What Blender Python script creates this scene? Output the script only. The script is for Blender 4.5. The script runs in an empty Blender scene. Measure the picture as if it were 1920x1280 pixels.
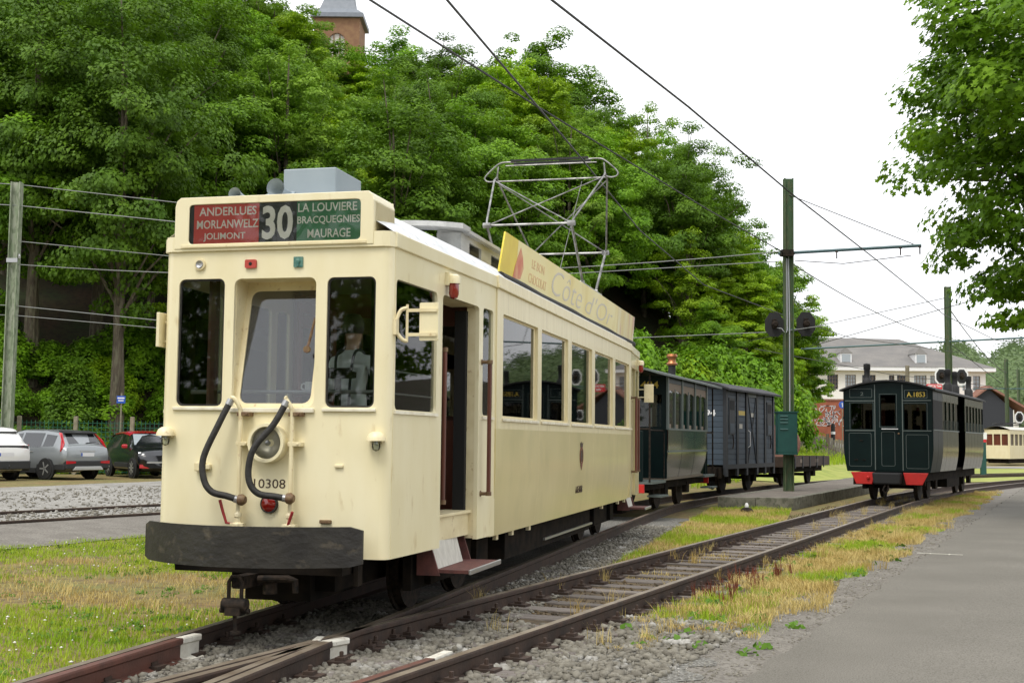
import bpy, bmesh, math, random
import numpy as np
from mathutils import Vector, Matrix
from mathutils.geometry import tessellate_polygon
random.seed(7); RNG = np.random.default_rng(11)
R = math.radians
scene = bpy.context.scene
COL = scene.collection

# ------------------------------------------------------------------ camera
cd = bpy.data.cameras.new('camera'); cam = bpy.data.objects.new('camera', cd); COL.objects.link(cam)
cd.sensor_width = 36.0; cd.lens = 36.0*2350/1920; cd.clip_end = 3000; cd.clip_start = 0.1
PH = math.atan(185/2350); RO = R(0.6)
fw = Vector((0, math.cos(PH), math.sin(PH))); rt = Vector((1, 0, 0)); up = rt.cross(fw)
rt2 = math.cos(RO)*rt+math.sin(RO)*up; up2 = -math.sin(RO)*rt+math.cos(RO)*up
m3 = Matrix((rt2, up2, -fw)).transposed()
cam.matrix_world = Matrix.Translation((0, 0, 1.6)) @ m3.to_4x4()
scene.camera = cam

# ------------------------------------------------------------------ world, sun, exposure
SUN_EL, SUN_AZ = R(62), R(208)          # azimuth clockwise from +Y: behind the camera, a little to its left
w = bpy.data.worlds.new('World'); scene.world = w; w.use_nodes = True
nt = w.node_tree; nt.nodes.clear()
out = nt.nodes.new('ShaderNodeOutputWorld'); bg = nt.nodes.new('ShaderNodeBackground')
sky = nt.nodes.new('ShaderNodeTexSky'); sky.sky_type = 'NISHITA'; sky.sun_disc = False
sky.sun_elevation = SUN_EL; sky.sun_rotation = SUN_AZ; sky.air_density = 1.0; sky.dust_density = 4.0
tc = nt.nodes.new('ShaderNodeTexCoord')
nz = nt.nodes.new('ShaderNodeTexNoise'); nz.inputs['Scale'].default_value = 1.7; nz.inputs['Detail'].default_value = 4
nt.links.new(tc.outputs['Generated'], nz.inputs['Vector'])
rp = nt.nodes.new('ShaderNodeValToRGB')
rp.color_ramp.elements[0].position = .3; rp.color_ramp.elements[0].color = (11.2, 11.5, 12.0, 1)
rp.color_ramp.elements[1].position = .7; rp.color_ramp.elements[1].color = (12.6, 12.6, 12.7, 1)
nt.links.new(nz.outputs['Fac'], rp.inputs['Fac'])
mx = nt.nodes.new('ShaderNodeMixRGB'); mx.inputs['Fac'].default_value = .88      # thick cloud veil over the blue
nt.links.new(sky.outputs['Color'], mx.inputs['Color1']); nt.links.new(rp.outputs['Color'], mx.inputs['Color2'])
nt.links.new(mx.outputs['Color'], bg.inputs['Color']); bg.inputs['Strength'].default_value = 0.086
nt.links.new(bg.outputs['Background'], out.inputs['Surface'])
sl = bpy.data.lights.new('sun', 'SUN'); sl.energy = 1.5; sl.angle = R(22); sl.color = (1.0, .96, .89)
sun = bpy.data.objects.new('sun', sl); COL.objects.link(sun)
sd = Vector((math.sin(SUN_AZ)*math.cos(SUN_EL), math.cos(SUN_AZ)*math.cos(SUN_EL), math.sin(SUN_EL)))
sun.rotation_euler = sd.to_track_quat('Z', 'Y').to_euler()
vs = scene.view_settings; vs.view_transform = 'Standard'; vs.look = 'None'; vs.gamma = 1; vs.exposure = 0.58
try: vs.use_curve_mapping = False
except Exception: pass
scene.cycles.max_bounces = 6; scene.cycles.transparent_max_bounces = 12

# ------------------------------------------------------------------ materials
MATS = {}
def mat(name, col, rough=.6, metal=0., col2=None, scale=3., lo=.35, hi=.65, bump=0., bscale=40., stretch=(1, 1, 1),
        coat=0., spec=.5, col3=None, scale3=25., amt3=.5, detail=5., lo3=.5, hi3=.6, transl=0., randh=0.):
    m = bpy.data.materials.new(name); m.use_nodes = True; n = m.node_tree; p = n.nodes['Principled BSDF']
    p.inputs['Roughness'].default_value = rough; p.inputs['Metallic'].default_value = metal
    p.inputs['Specular IOR Level'].default_value = spec
    if coat: p.inputs['Coat Weight'].default_value = coat; p.inputs['Coat Roughness'].default_value = .12
    t = n.nodes.new('ShaderNodeTexCoord'); mp = n.nodes.new('ShaderNodeMapping'); mp.inputs['Scale'].default_value = stretch
    n.links.new(t.outputs['Object'], mp.inputs['Vector'])
    c4 = lambda c: (c[0], c[1], c[2], 1)
    src = None
    if col2 is not None:
        z = n.nodes.new('ShaderNodeTexNoise'); z.inputs['Scale'].default_value = scale; z.inputs['Detail'].default_value = detail
        n.links.new(mp.outputs['Vector'], z.inputs['Vector'])
        r = n.nodes.new('ShaderNodeValToRGB'); r.color_ramp.elements[0].position = lo; r.color_ramp.elements[1].position = hi
        r.color_ramp.elements[0].color = c4(col); r.color_ramp.elements[1].color = c4(col2)
        n.links.new(z.outputs['Fac'], r.inputs['Fac']); src = r.outputs['Color']
        if col3 is not None:
            z3 = n.nodes.new('ShaderNodeTexNoise'); z3.inputs['Scale'].default_value = scale3; z3.inputs['Detail'].default_value = 6
            n.links.new(mp.outputs['Vector'], z3.inputs['Vector'])
            r3 = n.nodes.new('ShaderNodeValToRGB'); r3.color_ramp.elements[0].position = lo3; r3.color_ramp.elements[1].position = hi3
            r3.color_ramp.elements[0].color = (0, 0, 0, 1); r3.color_ramp.elements[1].color = (amt3,)*3+(1,)
            n.links.new(z3.outputs['Fac'], r3.inputs['Fac'])
            mm = n.nodes.new('ShaderNodeMixRGB'); n.links.new(r3.outputs['Color'], mm.inputs['Fac'])
            n.links.new(src, mm.inputs['Color1']); mm.inputs['Color2'].default_value = c4(col3); src = mm.outputs['Color']
    if randh:
        oi = n.nodes.new('ShaderNodeObjectInfo'); hs = n.nodes.new('ShaderNodeHueSaturation')
        ml = n.nodes.new('ShaderNodeMapRange'); ml.inputs['To Min'].default_value = 1-randh; ml.inputs['To Max'].default_value = 1+randh
        n.links.new(oi.outputs['Random'], ml.inputs['Value']); n.links.new(ml.outputs['Result'], hs.inputs['Value'])
        if src is None: hs.inputs['Color'].default_value = c4(col)
        else: n.links.new(src, hs.inputs['Color'])
        src = hs.outputs['Color']
    if src is not None: n.links.new(src, p.inputs['Base Color'])
    else: p.inputs['Base Color'].default_value = c4(col)
    if bump:
        zb = n.nodes.new('ShaderNodeTexNoise'); zb.inputs['Scale'].default_value = bscale; zb.inputs['Detail'].default_value = 6
        n.links.new(mp.outputs['Vector'], zb.inputs['Vector'])
        b = n.nodes.new('ShaderNodeBump'); b.inputs['Strength'].default_value = bump; b.inputs['Distance'].default_value = .02
        n.links.new(zb.outputs['Fac'], b.inputs['Height']); n.links.new(b.outputs['Normal'], p.inputs['Normal'])
    if transl:
        tr = n.nodes.new('ShaderNodeBsdfTranslucent'); ms = n.nodes.new('ShaderNodeMixShader'); ms.inputs['Fac'].default_value = transl
        if src is not None: n.links.new(src, tr.inputs['Color'])
        else: tr.inputs['Color'].default_value = c4(col)
        o = n.nodes['Material Output']; n.links.new(p.outputs['BSDF'], ms.inputs[1]); n.links.new(tr.outputs['BSDF'], ms.inputs[2])
        n.links.new(ms.outputs['Shader'], o.inputs['Surface'])
    MATS[name] = m; return m
def glassmat(name, tint=(.75, .8, .78), ior=1.5, rough=.02, sky_sheen=0., sheen_col=(.5, .5, .5)):
    m = bpy.data.materials.new(name); m.use_nodes = True; n = m.node_tree; n.nodes.clear()
    o = n.nodes.new('ShaderNodeOutputMaterial'); f = n.nodes.new('ShaderNodeFresnel'); f.inputs['IOR'].default_value = ior
    t = n.nodes.new('ShaderNodeBsdfTransparent'); t.inputs['Color'].default_value = tint+(1,)
    g = n.nodes.new('ShaderNodeBsdfGlossy'); g.inputs['Roughness'].default_value = rough
    s = n.nodes.new('ShaderNodeMixShader'); n.links.new(f.outputs['Fac'], s.inputs['Fac'])
    n.links.new(t.outputs['BSDF'], s.inputs[1]); n.links.new(g.outputs['BSDF'], s.inputs[2]); last = s
    if sky_sheen:
        d = n.nodes.new('ShaderNodeBsdfDiffuse'); d.inputs['Color'].default_value = sheen_col+(1,)  # grey diffuse layer imitates sky reflected in the glass
        s2 = n.nodes.new('ShaderNodeMixShader'); s2.inputs['Fac'].default_value = sky_sheen
        n.links.new(s.outputs['Shader'], s2.inputs[1]); n.links.new(d.outputs['BSDF'], s2.inputs[2]); last = s2
    n.links.new(last.outputs['Shader'], o.inputs['Surface']); MATS[name] = m; return m

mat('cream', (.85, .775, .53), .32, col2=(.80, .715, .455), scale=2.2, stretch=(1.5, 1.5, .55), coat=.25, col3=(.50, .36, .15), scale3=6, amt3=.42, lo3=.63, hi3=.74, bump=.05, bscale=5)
mat('cream_side_bounce', (.74, .645, .36), .3, col2=(.66, .575, .30), scale=1.1, stretch=(1, 1., .6), coat=.35, col3=(.52, .47, .24), scale3=2.3, amt3=.4, lo3=.52, hi3=.7, bump=.06, bscale=3)  # dirty cream paint, with green reflected from the grass put into the colour
mat('cream_upper', (.80, .715, .46), .4, col2=(.74, .65, .40), scale=6, stretch=(1, 1.6, .12), coat=.15, col3=(.42, .35, .2), scale3=12, amt3=.3, lo3=.6, hi3=.75)
mat('cream_trim', (.80, .71, .46), .4, col2=(.70, .60, .36), scale=5, col3=(.40, .25, .11), scale3=16, amt3=.5, lo3=.62, hi3=.7)
mat('sill_white', (.80, .76, .62), .5, col2=(.66, .60, .44), scale=9)
mat('roof_silver', (.70, .71, .73), .5, col2=(.55, .57, .58), scale=3, col3=(.16, .16, .15), scale3=11, amt3=.6, lo3=.57, hi3=.72, bump=.2, bscale=12)
mat('roof_board', (.55, .55, .53), .7, col2=(.38, .38, .37), scale=6, stretch=(1, .25, 1), bump=.3, bscale=25)
mat('grey_sheet', (.31, .36, .39), .45, col2=(.26, .31, .34), scale=2, metal=.1)
mat('black_bumper', (.030, .027, .022), .5, col2=(.018, .016, .014), scale=4, col3=(.22, .18, .12), scale3=5, amt3=.4, lo3=.60, hi3=.72, bump=.35, bscale=14, stretch=(1, 1, 1.5))
mat('underframe', (.010, .009, .008), .9, spec=.08, col2=(.025, .019, .014), scale=5)
mat('black_iron', (.010, .009, .008), .75, spec=.15, col2=(.04, .028, .02), scale=20)
mat('rubber', (.011, .010, .009), .6, col2=(.028, .026, .023), scale=12, bump=.25, bscale=90, stretch=(1, 1, 3))
mat('dark', (.006, .006, .006), .8)
mat('interior_dark', (.14, .115, .085), .8)
mat('interior_cream', (.32, .27, .15), .7)
mat('mahogany', (.15, .04, .022), .4, col2=(.09, .026, .016), scale=5, stretch=(1, 1, .15))
mat('step_red', (.16, .055, .045), .7, col2=(.10, .04, .035), scale=15, bump=.3, bscale=120)
mat('white_board', (.62, .60, .53), .6, col2=(.48, .46, .40), scale=10, stretch=(3, 3, .4))
mat('steel', (.45, .45, .45), .35, metal=.8)
mat('panto', (.40, .40, .39), .42, metal=.6, col2=(.16, .155, .145), scale=6)
mat('brass_rust', (.20, .13, .06), .6, col2=(.12, .06, .03), scale=30)
mat('lever_red', (.33, .03, .03), .45)
mat('lens_red', (.24, .012, .008), .12, coat=1)
mat('lens_clear', (.55, .55, .52), .1, coat=1, metal=.2)
mat('reflector', (.50, .47, .38), .45, metal=.3)
mat('sign_red', (.72, .085, .065), .4, col2=(.66, .07, .055), scale=6)
mat('sign_green', (.055, .25, .10), .4, col2=(.045, .21, .085), scale=6)
mat('sign_black', (.026, .025, .025), .4)
mat('sign_text', (.92, .89, .80), .5)
mat('number_brown', (.055, .030, .018), .5)
mat('plate_red', (.45, .05, .035), .5)
mat('plate_green', (.02, .13, .11), .45, col2=(.12, .25, .2), scale=40)
mat('ad_yellow', (.76, .60, .03), .4, col2=(.70, .52, .02), scale=4)
mat('ad_pale', (.81, .69, .27), .45, col2=(.85, .77, .44), scale=.8, lo=.3, hi=.7, stretch=(1, 1, .5), col3=(.62, .44, .04), scale3=1.2, amt3=.55, lo3=.58, hi3=.74)
mat('ad_worn', (.80, .74, .52), .5, col2=(.72, .58, .22), scale=3, stretch=(1, 1, .25), col3=(.55, .20, .28), scale3=4, amt3=.6, lo3=.56, hi3=.66)
mat('ad_pink', (.76, .50, .26), .5)
mat('ad_red', (.62, .17, .11), .5, col2=(.70, .38, .20), scale=6)
mat('ad_lilac', (.62, .575, .50), .5)
mat('crest', (.16, .035, .015), .5)
mat('skin', (.52, .30, .21), .5)
mat('shirt', (.72, .72, .74), .8, bump=.3, bscale=14)
mat('trousers', (.02, .02, .025), .8)
mat('hair', (.04, .028, .018), .6)
mat('mug', (.8, .8, .78), .3)
glassmat('glass', (.84, .88, .85)); glassmat('windscreen', (.86, .89, .90), 1.65, .03, .02, (.55, .57, .62)); glassmat('glass_side', (.36, .39, .37), 1.62)
glassmat('clear_glass', (.95, .96, .95), 1.35); glassmat('dark_glass', (.10, .11, .11), 1.55)
# railway and ground
mat('rail_side', (.060, .034, .022), .75, col2=(.035, .022, .016), scale=6, bump=.2, bscale=30)
mat('rail_head', (.27, .225, .17), .42, metal=.25, col2=(.17, .13, .09), scale=3, stretch=(1, 1, 1))
mat('check_red', (.13, .048, .032), .55, col2=(.08, .034, .024), scale=5, bump=.15, bscale=40)
mat('white_paint', (.68, .66, .58), .55, col2=(.55, .52, .44), scale=12, col3=(.2, .13, .08), scale3=20, amt3=.6, lo3=.62, hi3=.7)
mat('sleeper', (.19, .165, .15), .85, col2=(.11, .092, .08), scale=5, stretch=(.4, 4, 1), col3=(.24, .22, .19), scale3=12, amt3=.55, bump=.5, bscale=30, randh=.25)
mat('stone', (.23, .213, .172), .85, col2=(.12, .108, .084), scale=6, randh=0., col3=(.42, .41, .38), scale3=3.5, amt3=.8, lo3=.55, hi3=.68, detail=2)
mat('ballast', (.15, .145, .125), .9, col2=(.085, .08, .068), scale=26, col3=(.30, .29, .265), scale3=34, amt3=.8, bump=1., bscale=30)
mat('track_dirt', (.085, .062, .040), .95, col2=(.13, .092, .045), scale=1.4, col3=(.045, .036, .026), scale3=9, amt3=.8, bump=.8, bscale=24)
mat('gravel', (.27, .26, .235), .95, col2=(.17, .16, .14), scale=1.3, col3=(.44, .43, .40), scale3=22, amt3=.6, bump=.6, bscale=28)
mat('gravel_brown', (.165, .15, .128), .95, col2=(.215, .198, .17), scale=2., col3=(.07, .06, .05), scale3=30, amt3=.6, bump=.6, bscale=30)
mat('asphalt', (.160, .148, .122), .9, col2=(.20, .185, .155), scale=.7, col3=(.075, .068, .055), scale3=85, amt3=.8, lo3=.46, hi3=.62, bump=.4, bscale=130)
mat('concrete', (.20, .19, .15), .9, col2=(.11, .105, .08), scale=3.5, col3=(.055, .06, .035), scale3=9, amt3=.6, bump=.4, bscale=30)
mat('platform_top', (.135, .115, .095), .95, col2=(.19, .165, .135), scale=2, col3=(.07, .06, .05), scale3=22, amt3=.5, bump=.4, bscale=40)
mat('soil_grass', (.16, .155, .045), .95, col2=(.21, .145, .055), scale=1.1, col3=(.085, .055, .028), scale3=5, amt3=.6, bump=.7, bscale=16)
mat('meadow', (.26, .30, .055), .95, col2=(.33, .34, .085), scale=.35, col3=(.17, .22, .035), scale3=1.6, amt3=.6, bump=.8, bscale=6)
mat('forest_floor', (.060, .036, .018), .95, col2=(.030, .045, .012), scale=.5, col3=(.03, .022, .012), scale3=4, amt3=.7, bump=.8, bscale=8)
mat('blade_green', (.27, .42, .025), .7, col2=(.40, .50, .045), scale=1.5, transl=.3, spec=.2)
mat('blade_dry', (.60, .49, .20), .75, col2=(.47, .34, .11), scale=2.2, transl=.2, spec=.2)
mat('clover', (.8, .78, .72), .8)
mat('weed', (.13, .26, .025), .6, col2=(.09, .2, .02), scale=8, transl=.3, spec=.25)
mat('dock', (.17, .04, .018), .8)
def leafmat(name, a, b, rh=.20, tr=.36):
    mat(name, a, .55, col2=b, scale=.55, lo=.3, hi=.7, col3=tuple(x*.55 for x in a), scale3=1.6, amt3=.7, lo3=.48, hi3=.62, transl=tr, spec=.25, randh=rh)
leafmat('leaf_a', (.125, .275, .012), (.225, .41, .016))
leafmat('leaf_b', (.21, .38, .010), (.35, .52, .016))
leafmat('leaf_c', (.085, .185, .012), (.15, .27, .014))
leafmat('leaf_d', (.15, .28, .028), (.24, .385, .032))
leafmat('leaf_maple', (.12, .26, .011), (.23, .40, .016), 0, .45)
leafmat('leaf_hazed', (.17, .26, .11), (.24, .33, .13))  # distance haze mixed into the leaf colour, paler and bluer
mat('bark', (.13, .105, .07), .9, col2=(.07, .055, .038), scale=5, stretch=(1, 1, .25), col3=(.2, .19, .12), scale3=8, amt3=.5, bump=.8, bscale=14)
mat('bark_dark', (.05, .036, .022), .9)
# things
mat('pole_green', (.045, .098, .040), .6, col2=(.075, .105, .045), scale=3, stretch=(1, 1, .25), col3=(.13, .12, .06), scale3=14, amt3=.5)
mat('pole_pale', (.22, .28, .17), .75, col2=(.34, .36, .28), scale=5, stretch=(1, 1, .3), col3=(.10, .13, .07), scale3=12, amt3=.6)
mat('box_green', (.010, .075, .062), .5, col2=(.008, .060, .052), scale=4)
mat('arm_teal', (.05, .11, .12), .5)
mat('cable_white', (.5, .52, .55), .5)
mat('wire', (.03, .03, .03), .6)
mat('wire_pale', (.22, .23, .22), .6)
mat('insulator', (.03, .015, .01), .3)
mat('coach_green', (.0035, .0125, .0120), .42, col2=(.0028, .0095, .0095), scale=2, coat=.0, spec=.16)
mat('coach_side', (.012, .026, .014), .14, col2=(.018, .03, .016), scale=2, coat=.55)
mat('coach_line', (.11, .135, .125), .5)
mat('coach_roof', (.016, .016, .017), .7)
mat('buffer_red', (.58, .020, .016), .45, col2=(.48, .02, .015), scale=5)
mat('gold', (.58, .42, .06), .5)
mat('curtain', (.10, .035, .025), .9)
mat('van_blue', (.050, .072, .098), .6, col2=(.038, .057, .078), scale=3, stretch=(1, .3, 1), randh=.12)
mat('van_frame', (.018, .021, .025), .6)
mat('van_roof', (.045, .045, .05), .8, col2=(.03, .03, .033), scale=4)
mat('copper', (.42, .17, .07), .35, metal=.7)
mat('wood_varnish', (.24, .105, .03), .35, col2=(.15, .06, .018), scale=6, stretch=(1, 1, .15))
mat('valance', (.22, .17, .13), .7)
mat('flat_wood', (.07, .045, .03), .8, col2=(.045, .03, .022), scale=5, randh=.2)
mat('white_render', (.86, .84, .79), .85, col2=(.80, .78, .72), scale=.4)
mat('slate', (.155, .148, .14), .85, col2=(.20, .188, .172), scale=.5, col3=(.145, .14, .135), scale3=5, amt3=.6, stretch=(1, 1, 3))
mat('brick', (.34, .11, .06), .9, col2=(.27, .085, .05), scale=2, bump=.3, bscale=18)
mat('graffiti', (.66, .63, .62), .8, col2=(.42, .42, .47), scale=2)
mat('black_cladding', (.030, .033, .040), .75)
mat('tile_red', (.30, .15, .11), .85, col2=(.22, .11, .08), scale=6)
mat('fence_wood', (.20, .18, .145), .9, col2=(.14, .125, .10), scale=4, randh=.15)
mat('sign_redplate', (.62, .02, .03), .4); mat('sign_white', (.8, .8, .8), .5); mat('sign_blue', (.02, .09, .45), .4)
mat('church_brick', (.24, .14, .07), .9, col2=(.19, .10, .055), scale=1.5)
mat('church_slate', (.19, .21, .235), .6, col2=(.16, .18, .205), scale=2)
mat('stone_pale', (.55, .52, .45), .8)
mat('mesh_green', (.015, .13, .075), .6); mat('post_concrete', (.28, .25, .18), .9, col2=(.20, .18, .12), scale=6)
mat('car_white', (.78, .78, .76), .25, coat=1.); mat('car_grey', (.27, .29, .30), .28, coat=1., metal=.35); mat('car_black', (.008, .009, .012), .2, coat=1.)
mat('car_red', (.50, .02, .03), .25, coat=1.); mat('car_plastic', (.02, .021, .022), .6); mat('car_glass', (.012, .014, .016), .06, coat=1.)
mat('car_glass_pale', (.30, .34, .36), .08, coat=1.)
mat('car_light', (.48, .012, .02), .15, coat=1.); mat('car_silver', (.50, .50, .48), .3, metal=.6); mat('tyre', (.012, .012, .012), .8); mat('plate_white', (.7, .7, .72), .5)
mat('headlight', (.7, .72, .75), .1, coat=1.)

# ------------------------------------------------------------------ mesh helpers
class MB:
    def __init__(s): s.v = []; s.f = []
    def add(s, vs, fs):
        o = len(s.v); s.v += [tuple(x) for x in vs]; s.f += [tuple(i+o for i in f) for f in fs]; return s
    def box(s, x0, x1, y0, y1, z0, z1):
        return s.add([(x0, y0, z0), (x1, y0, z0), (x1, y1, z0), (x0, y1, z0), (x0, y0, z1), (x1, y0, z1), (x1, y1, z1), (x0, y1, z1)],
                     [(0, 3, 2, 1), (4, 5, 6, 7), (0, 1, 5, 4), (1, 2, 6, 5), (2, 3, 7, 6), (3, 0, 4, 7)])
    def hexa(s, p):      # 8 points: bottom 4 then top 4
        return s.add(p, [(0, 3, 2, 1), (4, 5, 6, 7), (0, 1, 5, 4), (1, 2, 6, 5), (2, 3, 7, 6), (3, 0, 4, 7)])
    def bar(s, a, b, wd, ht, upv=(0, 0, 1)):
        a = Vector(a); b = Vector(b); d = (b-a).normalized(); u = Vector(upv); sdv = d.cross(u)
        if sdv.length < 1e-4: sdv = Vector((1, 0, 0))
        sdv.normalize(); u = sdv.cross(d); o = []
        for p in (a, b):
            for (i, j) in ((-1, -1), (1, -1), (1, 1), (-1, 1)): o.append(p+sdv*i*wd/2+u*j*ht/2)
        return s.add(o, [(0, 1, 2, 3), (7, 6, 5, 4), (0, 4, 5, 1), (1, 5, 6, 2), (2, 6, 7, 3), (3, 7, 4, 0)])
    def tube(s, pts, r, n=8, caps=True):
        pts = [Vector(p) for p in pts]; k = len(pts); rs = r if isinstance(r, (list, tuple)) else [r]*k
        u = None; vs = []
        for i in range(k):
            t = (pts[min(i+1, k-1)]-pts[max(i-1, 0)]).normalized()
            if u is None: u = t.orthogonal().normalized()
            u = (u-t*u.dot(t)); u = u.normalized() if u.length > 1e-6 else t.orthogonal().normalized(); v = t.cross(u)
            for j in range(n):
                a = 2*math.pi*j/n; vs.append(pts[i]+(u*math.cos(a)+v*math.sin(a))*rs[i])
        fs = [(i*n+j, i*n+(j+1) % n, (i+1)*n+(j+1) % n, (i+1)*n+j) for i in range(k-1) for j in range(n)]
        if caps: fs += [tuple(range(n-1, -1, -1)), tuple((k-1)*n+j for j in range(n))]
        return s.add(vs, fs)
    def lathe(s, prof, o, ax, n=20, caps=True):     # prof [(radius, distance along axis)]
        ax = Vector(ax).normalized(); o = Vector(o); u = ax.orthogonal().normalized(); v = ax.cross(u); vs = []
        for (r, h) in prof:
            for j in range(n):
                a = 2*math.pi*j/n; vs.append(o+ax*h+(u*math.cos(a)+v*math.sin(a))*max(r, 1e-4))
        k = len(prof); fs = [(i*n+j, i*n+(j+1) % n, (i+1)*n+(j+1) % n, (i+1)*n+j) for i in range(k-1) for j in range(n)]
        if caps: fs += [tuple(range(n-1, -1, -1)), tuple((k-1)*n+j for j in range(n))]
        return s.add(vs, fs)
    def grid(s, fn, nu, nv):
        vs = [fn(i/nu, j/nv) for i in range(nu+1) for j in range(nv+1)]
        fs = [(i*(nv+1)+j, (i+1)*(nv+1)+j, (i+1)*(nv+1)+j+1, i*(nv+1)+j+1) for i in range(nu) for j in range(nv)]
        return s.add(vs, fs)
    def panel(s, outer, holes, fn, th):            # outline with holes, thickness th; fn(u, v, depth) -> xyz
        loops = [outer]+holes
        if len(holes) == 1 and len(holes[0]) == len(outer):      # plain frame: a ring of quads
            k = len(outer); A = [[fn(a, b, d) for a, b in l] for d in (0, th) for l in (outer, holes[0])]
            ix = lambda q, i: q*k+i % k
            return s.add([p for q in A for p in q], [f for i in range(k) for f in ((ix(0, i), ix(0, i+1), ix(1, i+1), ix(1, i)), (ix(2, i), ix(3, i), ix(3, i+1), ix(2, i+1)), (ix(0, i), ix(2, i), ix(2, i+1), ix(0, i+1)), (ix(1, i), ix(1, i+1), ix(3, i+1), ix(3, i)))])
        tris = tessellate_polygon([[Vector((a, b, 0)) for a, b in l] for l in loops])
        flat = [p for l in loops for p in l]; N = len(flat)
        vs = [fn(a, b, 0) for a, b in flat]+[fn(a, b, th) for a, b in flat]
        fs = [tuple(t) for t in tris]+[(t[2]+N, t[1]+N, t[0]+N) for t in tris]
        i0 = 0
        for l in loops:
            k = len(l)
            for i in range(k): a = i0+i; b = i0+(i+1) % k; fs.append((a, b, b+N, a+N))
            i0 += k
        return s.add(vs, fs)
    def build(s, name, m, parent=None, smooth=False, bevel=0., ang=35):
        me = bpy.data.meshes.new(name); me.from_pydata(s.v, [], s.f)
        bm = bmesh.new(); bm.from_mesh(me); bmesh.ops.recalc_face_normals(bm, faces=bm.faces); bm.to_mesh(me); bm.free()
        me.materials.append(MATS[m])
        o = bpy.data.objects.new(name, me); COL.objects.link(o); o.parent = parent
        if smooth:
            me.polygons.foreach_set('use_smooth', [True]*len(me.polygons))
            try: me.set_sharp_from_angle(angle=R(ang))
            except Exception: pass
        if bevel:
            b = o.modifiers.new('bevel', 'BEVEL'); b.width = bevel; b.segments = 2; b.limit_method = 'ANGLE'; b.angle_limit = R(40)
        return o
def rrect(x0, x1, z0, z1, r=.05, n=4):
    o = []
    for cx, cz, a0 in ((x1-r, z1-r, 0), (x0+r, z1-r, 90), (x0+r, z0+r, 180), (x1-r, z0+r, 270)):
        for i in range(n+1):
            a = R(a0+90*i/n); o.append((cx+r*math.cos(a), cz+r*math.sin(a)))
    return o
def tag(o, label=None, cat=None, group=None, kind=None):
    if label: o['label'] = label
    if cat: o['category'] = cat
    if group: o['group'] = group
    if kind: o['kind'] = kind
    return o
def empty(name, loc=(0, 0, 0), rz=0., **k):
    e = bpy.data.objects.new(name, None); e.empty_display_size = .2; COL.objects.link(e); e.location = loc; e.rotation_euler = (0, 0, rz); return tag(e, **k)
def copy_tree(o, parent=None):
    kids = [c for c in bpy.data.objects if c.parent == o]
    c = o.copy(); COL.objects.link(c); c.parent = parent
    for k in kids: copy_tree(k, c)
    return c
def npmesh(name, verts, faces, m, parent=None, mats=None, mi=None, smooth=False):   # faces (n,k) array
    me = bpy.data.meshes.new(name); faces = np.asarray(faces); n, k = faces.shape
    me.vertices.add(len(verts)); me.vertices.foreach_set('co', np.asarray(verts, dtype=np.float32).ravel())
    me.loops.add(n*k); me.loops.foreach_set('vertex_index', faces.astype(np.int32).ravel())
    me.polygons.add(n); me.polygons.foreach_set('loop_start', np.arange(0, n*k, k, dtype=np.int32))
    try: me.polygons.foreach_set('loop_total', np.full(n, k, dtype=np.int32))
    except Exception: pass
    for mm in (mats or [m]): me.materials.append(MATS[mm])
    if mi is not None: me.polygons.foreach_set('material_index', np.asarray(mi, dtype=np.int32))
    if smooth: me.polygons.foreach_set('use_smooth', np.ones(n, dtype=bool))
    me.update(calc_edges=True)
    o = bpy.data.objects.new(name, me); COL.objects.link(o); o.parent = parent; return o
def text(name, body, m, parent, height, width, frame, extr=.002, off=0., shear=0., align='CENTER'):
    # lettering fitted to height x width; frame = (origin of the text's centre, x axis, y axis)
    cu = bpy.data.curves.new(name, 'FONT'); cu.body = body; cu.align_x = 'CENTER'; cu.align_y = 'CENTER'; cu.shear = shear; cu.offset = off; cu.extrude = .02; cu.resolution_u = 3
    t = bpy.data.objects.new(name, cu); COL.objects.link(t)
    dg = bpy.context.evaluated_depsgraph_get(); me = bpy.data.meshes.new_from_object(t.evaluated_get(dg))
    bpy.data.objects.remove(t); bpy.data.curves.remove(cu)
    n = len(me.vertices); co = np.empty(n*3, np.float32); me.vertices.foreach_get('co', co); co = co.reshape(-1, 3)
    lo, hi = co.min(0), co.max(0); co = (co-(lo+hi)/2)/(hi-lo)
    c, ax, ay = [np.array(q, float) for q in frame]; az = np.cross(ax, ay)
    new = c+co[:, :1]*width*ax+co[:, 1:2]*height*ay+(co[:, 2:3]+.5)*extr*az
    me.vertices.foreach_set('co', new.astype(np.float32).ravel()); me.materials.clear(); me.materials.append(MATS[m]); me.update()
    o = bpy.data.objects.new(name, me); COL.objects.link(o); o.parent = parent; return o
def hd(a): a = R(a); return Vector((math.sin(a), math.cos(a), 0)), Vector((math.cos(a), -math.sin(a), 0))
def sstep(a, b, x):
    t = min(1, max(0, (x-a)/(b-a))); return t*t*(3-2*t)
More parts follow.
